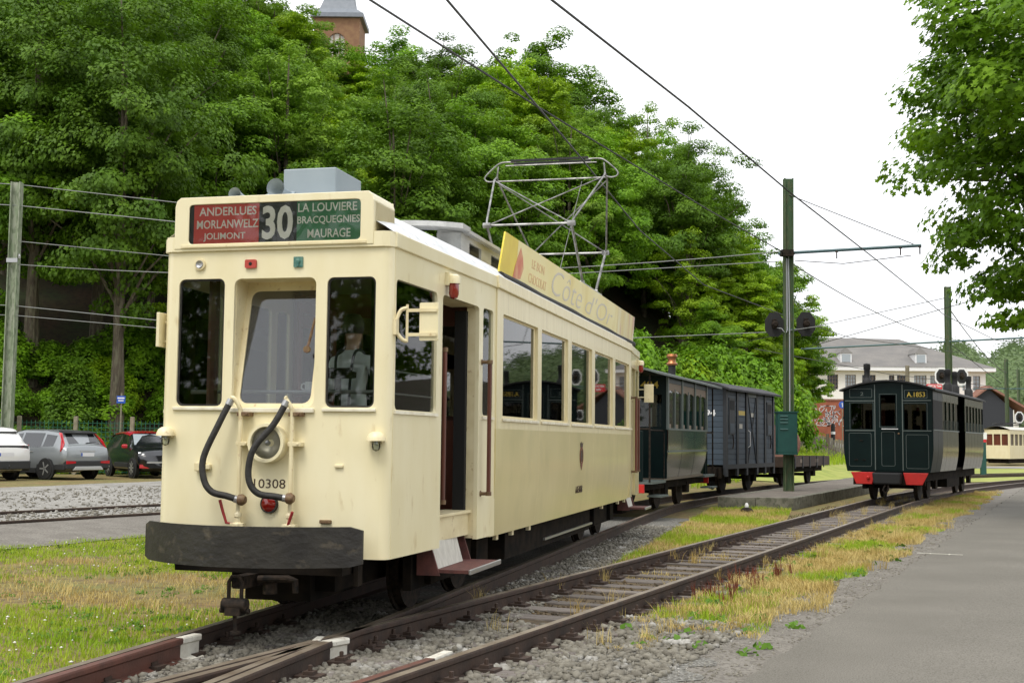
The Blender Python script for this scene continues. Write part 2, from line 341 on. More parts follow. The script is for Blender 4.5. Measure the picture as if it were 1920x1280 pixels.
# ------------------------------------------------------------------ the lie of the land
DT, NTv = hd(14.0); TM = Vector((-1.753, 11.445, 0))          # tram track: direction, right-hand normal, a point on its centre line
DR, NR = hd(24.3); RM = Vector((2.424, 17.327, 0))            # track on the right
def zg(x, y):
    dl = -((x+1.753)*NTv.x+(y-11.445)*NTv.y)
    z = -.19+.39*sstep(4, 13, dl)
    dr = -((x-2.424)*NR.x+(y-17.327)*NR.y)
    z += min(4.5, .26*max(0, dr-6.))*sstep(46, 66, y)*sstep(-12, 6, x)
    return z
def hillz(x, y):
    dh = -.669*x+.743*(y-62)
    h = .62*max(0, dh)
    if dh > 45: h = 27.9+.25*(dh-45)
    al = .743*x+.669*(y-62); h *= 1-.93*sstep(20, 40, al)
    return zg(x, y)+h-.25*sstep(26, 40, al)+.5*(1-sstep(20, 34, al))*math.sin(x*.31+y*.2)*sstep(0, 6, dh)-.03
def axis(*segs):
    o = []
    for a, b, st in segs: o += list(np.arange(a, b, st))
    return o+[segs[-1][1]]
gx = axis((-420, -60, 40), (-60, -24, 4), (-24, 40, 1), (40, 80, 4), (80, 480, 40)); gy = axis((-80, 0, 8), (0, 70, 1), (70, 140, 4), (140, 1500, 60))
V = np.array([(x, y, zg(x, y)) for x in gx for y in gy]); ny = len(gy)
Fq = np.array([(i*ny+j, (i+1)*ny+j, (i+1)*ny+j+1, i*ny+j+1) for i in range(len(gx)-1) for j in range(ny-1)])
tag(npmesh('ground', V, Fq, 'soil_grass', smooth=True), kind='structure')
def sheet(name, fn, nu, nv, m, dz):       # draped sheet; fn(u,v)->(x,y)
    b = MB(); b.grid(lambda u, v: (lambda p: (p[0], p[1], zg(p[0], p[1])+dz))(fn(u, v)), nu, nv)
    return tag(b.build(name, m, smooth=True), kind='structure')
# wooded slope
b = MB(); b.grid(lambda u, v: (lambda x, y: (x, y, hillz(x, y)+random.uniform(-.15, .15)))(-75+u*100-.669*(v*95-1), 62+.9*(-75+u*100)+.743*(v*95-1)), 70, 60)
tag(b.build('wooded_hillside', 'forest_floor', smooth=True), kind='structure')
# bright meadow beyond the tracks
sheet('meadow', lambda u, v: (-4+u*30+v*26+u*14*v, 46+.55*(u*30)+v*46), 30, 24, 'meadow', .03)
sheet('far_meadow', lambda u, v: (16+u*120, 62+u*20+v*110), 20, 16, 'meadow', -.05)
# ballast beds
def strip(name, P, D, N, s0, s1, a0, a1, m, dz, ns=60, wob=.12):
    return sheet(name, lambda u, v: tuple((P+D*(s0+u*(s1-s0))+N*(a0+v*(a1-a0)+(wob*math.sin(u*ns*1.7+v*3)+wob*.6*math.sin(u*ns*.63))*(1 if v in (0, 1) else 0)))[:2]), ns, 6, m, dz)
strip('tram_track_ballast', TM, DT, NTv, -7, 19, -1.05, 1.45, 'ballast', .010)
strip('right_track_bed', RM, DR, NR, -14, 60, -1.25, 1.1, 'track_dirt', .006)
strip('turnout_ballast', RM, DR, NR, -16, -6.5, -1.1, 2.2, 'ballast', .014)
strip('path_verge_gravel', RM, DR, NR, -12, 45, 1.95, 3.2, 'gravel_brown', .009)
# parking ground on the left
DP, NP = hd(23.5); PM = Vector((-8.83, 21.6, 0))
strip('parking_gravel', PM, DP, NP, -22, 45, -9.0, -.05, 'gravel', .012, 70)
strip('parking_lane', PM, DP, NP, -22, 45, -.1, 2.5, 'gravel_brown', .016, 70, .06)
# asphalt path with its own edge
DA, NA = hd(24.5); AM = Vector((1.61, 9.06, 0))
bm_ = MB(); n_ = 120
def pth(u, v):
    p = AM+DA*(-14+u*110)+NA*([0, 0, .012, 1.5, 3, 4.488, 4.5, 4.5][round(v*7)]+(.025*math.sin(u*310)+.02*math.sin(u*811) if v < .4 else 0))
    return (p.x, p.y, zg(p.x, p.y)+[-.02, .06, .08, .09, .09, .08, .06, -.02][round(v*7)])
bm_.grid(pth, n_*2, 7); tag(bm_.build('asphalt_path', 'asphalt', smooth=True), kind='structure')
mk = MB()
for a, b_ in (((6.40, 19.90), (7.02, 19.62)), ((6.60, 19.86), (6.56, 19.74)), ((6.86, 19.74), (6.80, 19.60))):
    mk.bar((a[0], a[1], -.096), (b_[0], b_[1], -.096), .022, .006)
tag(mk.build('survey_mark', 'white_paint'), label='small white painted T mark on the asphalt path', cat='marking')

# ------------------------------------------------------------------ rails
PROF = [(-.034, 0), (.034, 0), (.039, -.014), (.038, -.042), (.015, -.060), (.013, -.155), (.068, -.174), (.068, -.192), (-.068, -.192), (-.068, -.174), (-.013, -.155), (-.015, -.060), (-.038, -.042), (-.039, -.014)]
def rail(name, parent, pts, head='rail_head', side='rail_side', sc=1., zoff=0.):
    pts = [Vector(p) for p in pts]; vs = []; fs = []; mi = []; k = len(PROF)
    for i, p in enumerate(pts):
        t = (pts[min(i+1, len(pts)-1)]-pts[max(i-1, 0)]).normalized(); nn = Vector((t.y, -t.x, 0))
        for (a, h) in PROF: vs.append((p.x+nn.x*a*sc, p.y+nn.y*a*sc, p.z+h+zoff))
    for i in range(len(pts)-1):
        for j in range(k):
            fs.append((i*k+j, i*k+(j+1) % k, (i+1)*k+(j+1) % k, (i+1)*k+j)); mi.append(1 if j in (0, 13) else 0)
    fs += [tuple(range(k)), tuple((len(pts)-1)*k+j for j in range(k-1, -1, -1))]; mi += [0, 0]
    me = bpy.data.meshes.new(name); me.from_pydata([tuple(v) for v in vs], [], fs); me.materials.append(MATS[side]); me.materials.append(MATS[head])
    me.polygons.foreach_set('material_index', mi)
    o = bpy.data.objects.new(name, me); COL.objects.link(o); o.parent = parent; return o
def centre_curve():
    p = TM-DT*8.; a = 14.; s = -8.; o = [(p.copy(), a)]; st = .5
    while s < 95:
        if s > 18.2 and a < 27.5: a += .95*st
        if s > 42 and a < 60: a += .75*st
        d_ = hd(a)[0]; p = p+d_*st; s += st; o.append((p.copy(), a))
    return o
TC = centre_curve()
def right_curve():
    p = RM-DR*16.; a = 24.3; s = -16.; o = [(p.copy(), a)]; st = .5
    while s < 110:
        if s > 18.5 and a < 46: a += .42*st
        p = p+hd(a)[0]*st; s += st; o.append((p.copy(), a))
    return o
RC = right_curve()
def offs(C, d): return [p+hd(a)[1]*d for p, a in C]
HG = .635
tt = empty('railway_track', tuple(TM), label='metre gauge track running under the cream tram and its wagons', cat='railway track')
tr = empty('railway_track', tuple(RM), label='rusty track with exposed sleepers leading to the dark green coach', cat='railway track')
tp = empty('railway_track', tuple(PM), label='track sunk in pale gravel in front of the parked cars', cat='railway track')
def loc(pts, e): o = e.location; return [(p.x-o.x, p.y-o.y, p.z) for p in pts]
rail('rail', tt, loc(offs(TC, -HG), tt)); rail('rail', tt, loc(offs(TC, HG), tt))
rail('rail', tr, loc(offs(RC, -HG-.02), tr)); rail('rail', tr, loc(offs(RC, HG+.02), tr))
for a in (0, -1.29):
    rail('rail', tp, [(DP*s+NP*a)+Vector((0, 0, zg((PM+DP*s+NP*a).x, (PM+DP*s+NP*a).y)+.065)) for s in np.arange(-18, 40, 1.)], sc=1.2)
# check rails and crossing wings with white ends
def seg_rail(nm, par, P, D, N, s0, s1, off, flare, m, hd_, z=0.):
    pts = [P+D*s+N*(off+(flare*max(0, (s-(s1-.5))/.5)**2)) for s in np.linspace(s0, s1, 14)]
    return rail(nm, par, loc([Vector((q.x, q.y, z)) for q in pts], par), hd_, m, zoff=0.)
s_w = (Vector((-2.41, 10.33, 0))-TM).dot(DT)
ck = seg_rail('check_rail', tt, TM, DT, NTv, -8, s_w-.24, -HG+.105, 0, 'check_red', 'check_red', .006)
rail('white_rail_end', tt, loc([TM+DT*s+NTv*(-HG+.105+.035*i/3)+Vector((0, 0, .008)) for i, s in enumerate(np.linspace(s_w-.238, s_w, 4))], tt), 'white_paint', 'white_paint', 1.03)
s_r = (Vector((-.36, 9.63, 0))-RM).dot(DR)
seg_rail('check_rail', tr, RM, DR, NR, -16, s_r-.34, HG-.085, 0, 'rail_side', 'check_red', .002)
rail('white_rail_end', tr, loc([RM+DR*s+NR*(HG-.085-.03*i/3)+Vector((0, 0, .004)) for i, s in enumerate(np.linspace(s_r-.338, s_r, 4))], tr), 'white_paint', 'white_paint')
fx = (Vector((-1.13, 10.19, 0))-RM).dot(DR)
seg_rail('wing_rail', tr, RM, DR, NR, -16, fx-.24, -HG+.08, 0, 'rail_side', 'rail_head', -.002)
rail('white_rail_end', tr, loc([RM+DR*s+NR*(-HG+.08+.05*i/3)+Vector((0, 0, .003)) for i, s in enumerate(np.linspace(fx-.238, fx, 4))], tr), 'white_paint', 'white_paint', 1.06)
fy = (Vector((-1.58, 10.33, 0))-TM).dot(DT)
seg_rail('wing_rail', tt, TM, DT, NTv, -8, fy-.2, HG-.10, 0, 'rail_side', 'rail_head', -.002)
rail('white_rail_end', tt, loc([TM+DT*s+NTv*(HG-.10-.04*i/3)+Vector((0, 0, .003)) for i, s in enumerate(np.linspace(fy-.198, fy, 4))], tt), 'white_paint', 'white_paint', .9)
# sleepers, one by one
sb = []
for k in range(5):
    b = MB(); b.box(-1.05, 1.05, -.11, .11, -.10, 0); bmv = [(x+random.uniform(-.03, .03), y+random.uniform(-.012, .012), z+random.uniform(-.008, .008)) for x, y, z in b.v]; b.v = bmv
    o = b.build('sleeper', 'sleeper', bevel=.012); sb.append(o)
cb = MB(); cb.box(-.10, .10, -.075, .075, 0, .028); cb.box(-.04, .04, -.045, .045, .028, .055); cb.lathe([(.018, .05), (.018, .095), (.008, .10)], (0, 0, 0), (0, 0, 1), 6)
chair = cb.build('rail_chair', 'rail_side')
used_s = [False]*5; used_c = [False]
def inst(proto, flag, i, parent, locv, rz, scx=1.):
    o = proto if not flag[i] else proto.copy()
    if flag[i]: COL.objects.link(o)
    flag[i] = True; o.parent = parent; o.location = locv; o.rotation_euler = (0, 0, rz); o.scale = (scx, 1, 1); return o
def sleepers(C, parent, s0, s1, sp, lift, near):
    s = s0; base = parent.location
    while s < s1:
        i = int(s/.5); p, a = C[i]; q = p+hd(a)[0]*(s-i*.5); k = random.randrange(5)
        inst(sb[k], used_s, k, parent, (q.x-base.x, q.y-base.y, -.195+lift+random.uniform(-.006, .006)), -R(a+random.uniform(-1, 1)), random.uniform(.95, 1.06))
        if s < near:
            for o_ in (-HG-.02-.11, -HG-.02+.11, HG+.02-.11, HG+.02+.11):
                e = q+hd(a)[1]*o_; inst(chair, used_c, 0, parent, (e.x-base.x, e.y-base.y, -.193+lift), -R(a))
        s += sp*random.uniform(.94, 1.06)
sleepers(RC, tr, 5.0, 42, .60, .034, 22)
sleepers(TC, tt, 3.0, 15, .62, .026, 9)

# ------------------------------------------------------------------ loose stones (nobody could count them)
def ico():
    t = (1+5**.5)/2
    v = np.array([(-1, t, 0), (1, t, 0), (-1, -t, 0), (1, -t, 0), (0, -1, t), (0, 1, t), (0, -1, -t), (0, 1, -t), (t, 0, -1), (t, 0, 1), (-t, 0, -1), (-t, 0, 1)], float); v /= np.linalg.norm(v[0])
    f = np.array([(0, 11, 5), (0, 5, 1), (0, 1, 7), (0, 7, 10), (0, 10, 11), (1, 5, 9), (5, 11, 4), (11, 10, 2), (10, 7, 6), (7, 1, 8), (3, 9, 4), (3, 4, 2), (3, 2, 6), (3, 6, 8), (3, 8, 9), (4, 9, 5), (2, 4, 11), (6, 2, 10), (8, 6, 7), (9, 8, 1)])
    return v, f
IV, IF = ico()
OV = np.array([(1, 0, 0), (-1, 0, 0), (0, 1, 0), (0, -1, 0), (0, 0, 1), (0, 0, -1)], float); OF = np.array([(0, 2, 4), (2, 1, 4), (1, 3, 4), (3, 0, 4), (2, 0, 5), (1, 2, 5), (3, 1, 5), (0, 3, 5)])
def stones(name, P, m='stone', lo=.012, hi=.036, label='', cat='gravel'):
    n = len(P); s = RNG.uniform(0, 1, n)**2.2*(hi-lo)+lo; BV, BF = (OV, OF) if hi < .03 else (IV, IF); kv = len(BV)
    v = BV[None]*(1+RNG.uniform(-.42, .42, (n, kv, 1)))*RNG.uniform(.6, 1.3, (n, 1, 3)); a = RNG.uniform(0, 6.28, n); c, q = np.cos(a), np.sin(a)
    x = v[..., 0]*c[:, None]-v[..., 1]*q[:, None]; y = v[..., 0]*q[:, None]+v[..., 1]*c[:, None]
    v = np.stack([x, y, v[..., 2]*.75], -1)*s[:, None, None]+P[:, None, :]; v[..., 2] += s[:, None]*.25
    f = BF[None]+np.arange(n)[:, None, None]*kv
    return tag(npmesh(name, v.reshape(-1, 3), f.reshape(-1, 3), m), label=label, cat=cat, kind='stuff')
def band(P, D, N, s0, s1, a0, a1, n, dz=.015, pw=1.):
    s = s0+(s1-s0)*RNG.uniform(0, 1, n)**pw; a = RNG.uniform(a0, a1, n)
    x = P.x+D.x*s+N.x*a; y = P.y+D.y*s+N.y*a
    return np.stack([x, y, np.array([zg(i, j) for i, j in zip(x, y)])+dz], 1)
def vnoise(x, y, f, ph=0.):
    return (np.sin(x*f+1.3+ph)*np.cos(y*f*1.13+.4+ph)+np.sin((x+y)*f*.61+2.1+ph)+np.cos((x-y*.7)*f*1.7+ph)*.6)/2.6
P1 = np.concatenate([band(TM, DT, NTv, -4, 2.5, -1.05, 1.2, 11000, .012), band(TM, DT, NTv, 1.5, 16, .6, 1.5, 6500, .012), band(TM, DT, NTv, -4, 9, -1.15, -.7, 2400, .012)])
stones('ballast_stones', P1, label='grey crushed stone ballast lying between the tram rails', cat='ballast')
P2 = np.concatenate([band(RM, DR, NR, -12, -4.5, .7, 2.0, 6500, .014), band(RM, DR, NR, -12, -5.5, -.6, .6, 3800, .014)])
stones('track_stones', P2, lo=.013, hi=.044, label='pale grey stones beside the nearest rail, bottom centre', cat='ballast')
P3 = band(RM, DR, NR, -12, 16, 1.9, 3.08, 15000, .006, 1.35)
stones('verge_chippings', P3, lo=.005, hi=.019, label='fine grey chippings along the edge of the asphalt path', cat='gravel')
P5 = np.concatenate([band(RM, DR, NR, -5, 22, -.6, .62, 3600, .010, 1.3), band(RM, DR, NR, -5, 20, -1.6, -.75, 3000, .008, 1.2)])
stones('track_debris', P5, 'track_dirt', .006, .026, 'brown earth clods and debris between the sleepers of the right track', 'debris')
P4 = np.concatenate([band(PM, DP, NP, -6, 16, -7, -1.4, 3000, .012), band(PM, DP, NP, -6, 16, -1.2, -.1, 2200, .014)])
stones('parking_stones', P4, lo=.012, hi=.04, label='pale stones scattered over the gravel car park', cat='gravel')

# ------------------------------------------------------------------ platform with kerb stones
pf = empty('tram_platform', (5.6, 34.1, -.19), label='low concrete platform with worn kerb around the foot of the green mast', cat='platform')
B = Vector((5.6, 34.1, 0)); nl, nr_, fr, fl = [Vector(p)-B for p in ((5.6, 34.1, 0), (7.57, 33.72, 0), (17.3, 55.1, 0), (15.4, 56.2, 0))]
b = MB(); i_ = .12
mid = (nl+nr_+fr+fl)/4
def inset(p): d = (mid-p); return p+d.normalized()*i_
q = [inset(p) for p in (nl, nr_, fr, fl)]
b.hexa([(p.x, p.y, 0) for p in q]+[(p.x, p.y, .322) for p in q]); b.build('platform_surface', 'platform_top', pf)
def kerbs(a, c, n):
    d = (c-a)/n; u = d.normalized(); inn = Vector((-u.y, u.x, 0))
    for k in range(n):
        s_, e_ = a+d*k+u*.006, a+d*(k+1)-u*.006; z = .33+random.uniform(-.006, .004)
        kb = MB(); kb.hexa([(p.x, p.y, 0) for p in (s_, e_, e_+inn*.2, s_+inn*.2)]+[(p.x, p.y, z) for p in (s_, e_, e_+inn*.2, s_+inn*.2)])
        kb.build('kerb_stone', 'concrete', pf, bevel=.012)
kerbs(nl, nr_, 2); kerbs(nr_, fr, 20); kerbs(fl, nl, 20)
# ------------------------------------------------------------------ the cream tram
TO = Vector((-2.0266, 10.637, 0))
tram = empty('tram_car', tuple(TO), -R(14.0), label='cream vintage tram with route 30 destination blind, black bumper and raised pantograph', cat='tram')
X, Y, Z = (1, 0, 0), (0, 1, 0), (0, 0, 1)
HF, HB, CL, BE, TE = 1.05, 1.18, 2.95, 12.40, 14.40      # half width front/body, cab length, body end, tram end
def hwid(y):
    if y < CL: return HF+(HB-HF)*y/CL
    if y > BE: return HB-(HB-HF)*(y-BE)/(TE-BE)
    return HB
# front wall with three window openings
W1, WM, W3 = (-.905, -.47, 1.865, 2.965), (-.38, .375, 1.862, 2.96), (.475, .912, 1.858, 2.955)
fw_ = MB(); fw_.panel([(-.97, .61), (.97, .61), (.97, 3.215), (-.97, 3.215)], [rrect(*W1, .055), rrect(*WM, .06), rrect(*W3, .055)], lambda u, v, d: (u, d, v), .045)
for sx in (-1, 1):
    fw_.grid(lambda u, v: (sx*(.97+.08*math.sin(u*math.pi/2)), .08-.08*math.cos(u*math.pi/2), .61+v*2.605), 6, 1)
    fw_.grid(lambda u, v: (sx*(.97+.035*math.sin(u*math.pi/2)), .08-.035*math.cos(u*math.pi/2), .61+v*2.605), 4, 1)
fwo = fw_.build('front_wall', 'cream', tram, smooth=True, ang=25)
# slanted windscreen in its niche
n1 = MB(); g0, g1 = .035, .27
xa, xb, z0, z1 = WM
def ny_(z): return g0+(g1-g0)*(z-z0)/(z1-z0)
for x in (xa, xb): n1.hexa([(x-.004, .04, z0), (x+.004, .04, z0), (x+.004, ny_(z0)+.02, z0), (x-.004, ny_(z0)+.02, z0), (x-.004, .04, z1), (x+.004, .04, z1), (x+.004, ny_(z1)+.02, z1), (x-.004, ny_(z1)+.02, z1)])
n1.box(xa, xb, .044, g1+.03, z1-.004, z1+.004)
n1.build('windscreen_niche', 'cream_trim', fwo)
wf = MB(); wf.panel([(xa+.003, z0), (xb-.003, z0), (xb-.003, z1), (xa+.003, z1)], [rrect(xa+.05, xb-.05, z0+.03, z1-.08, .07)], lambda u, v, d: (u, ny_(v)+d, v), .02)
wf.build('windscreen_frame', 'cream_trim', fwo, smooth=True)
wg = MB(); wg.hexa([(xa+.03, ny_(z0)+.012, z0+.01), (xb-.03, ny_(z0)+.012, z0+.01), (xb-.03, ny_(z0)+.018, z0+.01), (xa+.03, ny_(z0)+.018, z0+.01), (xa+.03, ny_(z1-.06)+.012, z1-.06), (xb-.03, ny_(z1-.06)+.012, z1-.06), (xb-.03, ny_(z1-.06)+.018, z1-.06), (xa+.03, ny_(z1-.06)+.018, z1-.06)])
tag(wg.build('windscreen', 'windscreen', tram), label='slanted windscreen reflecting the grey sky')
for q in (W1, W3):
    g = MB(); g.box(q[0]-.01, q[1]+.01, .030, .036, q[2]-.01, q[3]+.01); g.build('front_window_pane', 'glass', tram)
    g = MB(); g.panel(rrect(q[0]-.002, q[1]+.002, q[2]-.002, q[3]+.002, .055), [rrect(q[0]+.016, q[1]-.016, q[2]+.016, q[3]-.016, .045)], lambda u, v, d: (u, .018+d, v), .012); g.build('window_rubber', 'rubber', tram)
    g = MB(); g.box(q[0]-.02, q[1]+.02, -.022, .002, q[2]-.035, q[2]-.008); g.build('window_sill', 'sill_white', tram, bevel=.005)
g = MB(); g.box(xa-.01, xb+.01, -.025, .002, z0-.05, z0-.012); g.build('window_sill', 'sill_white', tram, bevel=.006)
wp = MB(); wp.tube([(.33, .10, 2.62), (.29, .08, 2.42), (.285, .045, 2.36)], .012); wp.lathe([(.03, 0), (.03, .03)], (.285, .03, 2.35), Y, 10); wp.build('wiper_arm', 'brass_rust', tram)
# cab sides
def cab_fn(sx, rear):
    def fn(t, z, d):
        x = HF+(HB-HF)*t/CL-d; return (sx*x, (TE-t*(TE-BE)/CL) if rear else t, z)
    return fn
def cab_side(sx, rear, doorway):
    f = cab_fn(sx, rear); p = MB(); ol = [(.08, .61), (1.27, .61)]
    holes = [rrect(.11, 1.12, 1.845, 2.945, .05), rrect(2.50, 2.845, 1.85, 2.95, .05)]
    if doorway: ol += [(1.27, 2.90), (1.285, 2.93), (1.32, 2.945), (2.32, 2.945), (2.355, 2.93), (2.37, 2.90), (2.37, .61)]
    else: holes.append(rrect(1.30, 2.34, 1.845, 2.945, .05)); ol += [(2.37, .61)]
    ol += [(2.95, .61), (2.95, 3.215), (.08, 3.215)]
    p.panel(ol, holes, f, .045); w_ = p.build('cab_side_wall', 'cream' if not rear else 'cream_side_bounce', tram)
    for a, b_ in ((.11, 1.12), (2.50, 2.845)) + (() if doorway else ((1.30, 2.34),)):
        g = MB(); q = [f(a-.01, 1.84, .025), f(b_+.01, 1.84, .025), f(b_+.01, 1.84, .031), f(a-.01, 1.84, .031)]
        g.hexa(q+[(x, y, 2.95) for x, y, z in q]); g.build('cab_window_pane', 'glass', tram)
        s_ = MB(); s_.hexa([f(a-.02, 1.81, -.02), f(b_+.02, 1.81, -.02), f(b_+.02, 1.81, .002), f(a-.02, 1.81, .002), f(a-.02, 1.838, -.016), f(b_+.02, 1.838, -.016), f(b_+.02, 1.838, .002), f(a-.02, 1.838, .002)]); s_.build('window_sill', 'sill_white', tram)
    if doorway:
        a = MB(); a.hexa([f(1.27, .655, .09), f(2.37, .655, .09), f(2.37, .655, .13), f(1.27, .655, .13), f(1.27, .875, .09), f(2.37, .875, .09), f(2.37, .875, .13), f(1.27, .875, .13)]); a.build('door_apron', 'cream_trim', w_)
        a = MB()
        a.hexa([f(2.37, .62, .04), f(2.40, .62, .04), f(2.40, .62, .13), f(2.37, .62, .13), f(2.37, 2.94, .04), f(2.40, 2.94, .04), f(2.40, 2.94, .13), f(2.37, 2.94, .13)])
        a.hexa([f(1.24, 2.945, .04), f(2.40, 2.945, .04), f(2.40, 2.945, .30), f(1.24, 2.945, .30), f(1.24, 2.97, .04), f(2.40, 2.97, .04), f(2.40, 2.97, .30), f(1.24, 2.97, .30)])
        a.hexa([f(1.24, .62, .04), f(1.27, .62, .04), f(1.27, .62, .25), f(1.24, .62, .25), f(1.24, 2.94, .04), f(1.27, 2.94, .04), f(1.27, 2.94, .25), f(1.24, 2.94, .25)])
        a.build('door_jamb', 'cream_trim', w_)
        a = MB(); a.hexa([f(2.31, .9, .12), f(2.40, .9, .12), f(2.40, .9, .24), f(2.31, .9, .24), f(2.31, 2.9, .12), f(2.40, 2.9, .12), f(2.40, 2.9, .24), f(2.31, 2.9, .24)]); a.build('folded_door', 'dark', w_)
        a = MB(); a.hexa([f(1.25, .872, .06), f(2.39, .872, .06), f(2.39, .872, .34), f(1.25, .872, .34), f(1.25, .9, .06), f(2.39, .9, .06), f(2.39, .9, .34), f(1.25, .9, .34)]); a.build('door_sill', 'cream_trim', w_, bevel=.004)
    return w_
cab_side(1, False, True); cab_side(-1, False, False); cab_side(1, True, True); cab_side(-1, True, False)
rw = MB(); rw.panel([(-1.05, .61), (1.05, .61), (1.05, 3.215), (-1.05, 3.215)], [rrect(*W1, .05), rrect(*WM, .05), rrect(*W3, .05)], lambda u, v, d: (u, TE-d, v), .045); rw.build('rear_wall', 'cream', tram)
# saloon sides: window band, then the curved lower sheeting
WY = [(3.19, 4.88), (5.09, 6.73), (6.975, 8.53), (8.77, 10.44), (10.66, 12.20)]; BX = 1.196
for sx in (1, -1):
    p = MB(); p.panel([(2.93, 1.72), (BE, 1.72), (BE, 3.215), (2.93, 3.215)], [rrect(a, b_, 1.84, 2.955, .02, 2) for a, b_ in WY], lambda u, v, d: (sx*(BX-d), u, v), .06)
    up_ = p.build('saloon_window_band', 'cream_upper', tram)
    lo_ = MB()
    def lowf(y, z, d=0.): return (sx*(BX-.062*max(0, (1.35-z)/.76)**1.8-d), y, z)
    lo_.grid(lambda u, v: lowf(2.93+u*(BE-2.93), .59+v*1.13), 16, 10)
    lo_.grid(lambda u, v: lowf(2.93+u*(BE-2.93), .59+v*1.13, .03), 4, 10)
    lo_.grid(lambda u, v: lowf(2.93, .59+v*1.13, u*.03), 1, 10); lo_.grid(lambda u, v: lowf(2.93+u*(BE-2.93), .59, v*.03), 16, 1)
    so = lo_.build('saloon_side_sheet', 'cream_side_bounce', tram, smooth=True, ang=50)
    for yj in (4.98, 6.85, 8.65, 10.55):
        j = MB(); j.grid(lambda u, v: lowf(yj-.006+u*.012, .60+v*1.1, -.0018), 1, 8); j.build('sheet_joint', 'cream_trim', so)
    for a, b_ in WY:
        g = MB(); g.box(*sorted((sx*1.146, sx*1.152)), a-.01, b_+.01, 1.835, 2.96); g.build('saloon_window_pane', 'glass_side', tram)
        g = MB(); g.box(*sorted((sx*(BX-.002), sx*(BX+.022))), a-.03, b_+.03, 1.80, 1.832); g.build('window_sill', 'sill_white', tram, bevel=.005)
        g = MB(); g.panel([(a-.001, 1.839), (b_+.001, 1.839), (b_+.001, 2.956), (a-.001, 2.956)], [[(a+.02, 1.862), (b_-.07, 1.862), (b_-.07, 2.93), (a+.02, 2.93)]], lambda u, v, d: (sx*(1.158-d), u, v), .022); g.build('window_frame', 'wood_varnish' if False else 'cream_trim', tram)
    c = MB(); c.box(*sorted((sx*(BX-.01), sx*(BX+.03))), 2.9, BE+.02, 3.205, 3.245); c.box(*sorted((sx*(BX-.03), sx*(BX+.018))), 2.9, BE+.02, 3.245, 3.34); c.build('saloon_cornice', 'cream_upper', tram, bevel=.006)
# cornice round the cabs
for rear in (False, True):
    for sx in (1, -1):
        f = cab_fn(sx, rear); c = MB()
        c.hexa([f(.05, 3.205, -.022), f(2.96, 3.205, -.022), f(2.96, 3.205, .03), f(.05, 3.205, .03), f(.05, 3.33, -.022), f(2.96, 3.33, -.022), f(2.96, 3.33, .03), f(.05, 3.33, .03)]); c.build('cab_cornice', 'cream', tram, bevel=.008)
c = MB(); pts = [(-1.072, .3), (-1.068, .06), (-1.03, -.005), (-.97, -.024), (-.952, -.024), (.892, -.024), (.97, -.024), (1.03, -.005), (1.068, .06), (1.072, .3)]
for i in range(9):
    a, b_ = pts[i], pts[i+1]; ztc = 3.224 if i == 4 else 3.335; c.hexa([(a[0], a[1], 3.206), (b_[0], b_[1], 3.206), (b_[0]*.93, b_[1]+.06, 3.206), (a[0]*.93, a[1]+.06, 3.206), (a[0], a[1], ztc), (b_[0], b_[1], ztc), (b_[0]*.93, b_[1]+.06, ztc), (a[0]*.93, a[1]+.06, ztc)])
c.build('front_cornice', 'cream', tram)
# roof
r = MB()
def rf(u, v):
    y = -.0+u*TE; h = hwid(y)+.012; q = (v*2-1); e = min(1, min(y, TE-y)/.9)
    return (q*h, y+.03, 3.325+(.30+.16*e**.5)*(1-abs(q)**2.5))
r.grid(rf, 40, 24); r.build('roof', 'roof_silver', tram, smooth=True, ang=60)
cl = MB()      # raised ventilator deck with openings along its sides
for sx in (-1, 1):
    ho = [rrect(3.55+k*.95, 4.05+k*.95, 3.62, 3.80, .005, 1) for k in range(9)]
    cl.panel([(3.25, 3.45), (12.3, 3.45), (12.3, 3.86), (3.25, 3.86)], ho, lambda u, v, d: (sx*(.70-d), u, v), .03)
for x0, x1 in ((.42, .70), (-.70, -.42)): cl.box(x0, x1, 3.22, 3.25, 3.45, 3.86); cl.box(*((.42, .45) if x0 > 0 else (-.45, -.42)), 3.25, 12.3, 3.45, 3.86)
cl.build('ventilator_deck', 'roof_board', tram)
for x0, x1 in ((.40, .77), (-.77, -.40)): cl = MB(); cl.box(x0, x1, 3.30, 12.4, 3.862, 3.902); cl.build('deck_board', 'roof_board', tram)
cl = MB()
def plk(u, v, y, z): return ((v*2-1)*.79, y, z+.055*(1-(v*2-1)**2))
for y in (2.98, 3.28): cl.grid(lambda u, v: plk(u, v, y, 3.864+.055*u), 1, 12)
for z in (3.864, 3.919): cl.grid(lambda u, v: plk(u, v, 2.98+.3*u, z), 1, 12)
for v0 in (0, 1): cl.grid(lambda u, v: plk(u, v0, 2.98+.3*u, 3.864+.055*v), 1, 1)
cl.build('front_plank', 'roof_board', tram)
# destination box
sb_ = MB()
ol = [(-.95, 3.225), (.89, 3.225), (.89, 3.60), (.875, 3.65), (.84, 3.678), (-.90, 3.678), (-.935, 3.65), (-.95, 3.60)]
sb_.panel(ol, [rrect(-.815, .772, 3.268, 3.612, .035)], lambda u, v, d: (u, -.03+d, v), .05)
dep = .50
for i in range(1, 7):
    a, b_ = ol[i], ol[i+1]; sb_.hexa([(a[0], .02, a[1]), (b_[0], .02, b_[1]), (b_[0]*.985, .02, b_[1]-.02), (a[0]*.985, .02, a[1]-.02), (a[0], dep, a[1]), (b_[0], dep, b_[1]), (b_[0]*.985, dep, b_[1]-.02), (a[0]*.985, dep, a[1]-.02)])
for sx in (-.95, .89): sb_.box(min(sx, sx*.985), max(sx, sx*.985), .02, dep, 3.225, 3.6)
sb_.box(-.94, .88, dep-.02, dep-.003, 3.3, 3.66)
sbo = sb_.build('destination_box', 'cream', tram, bevel=.006)
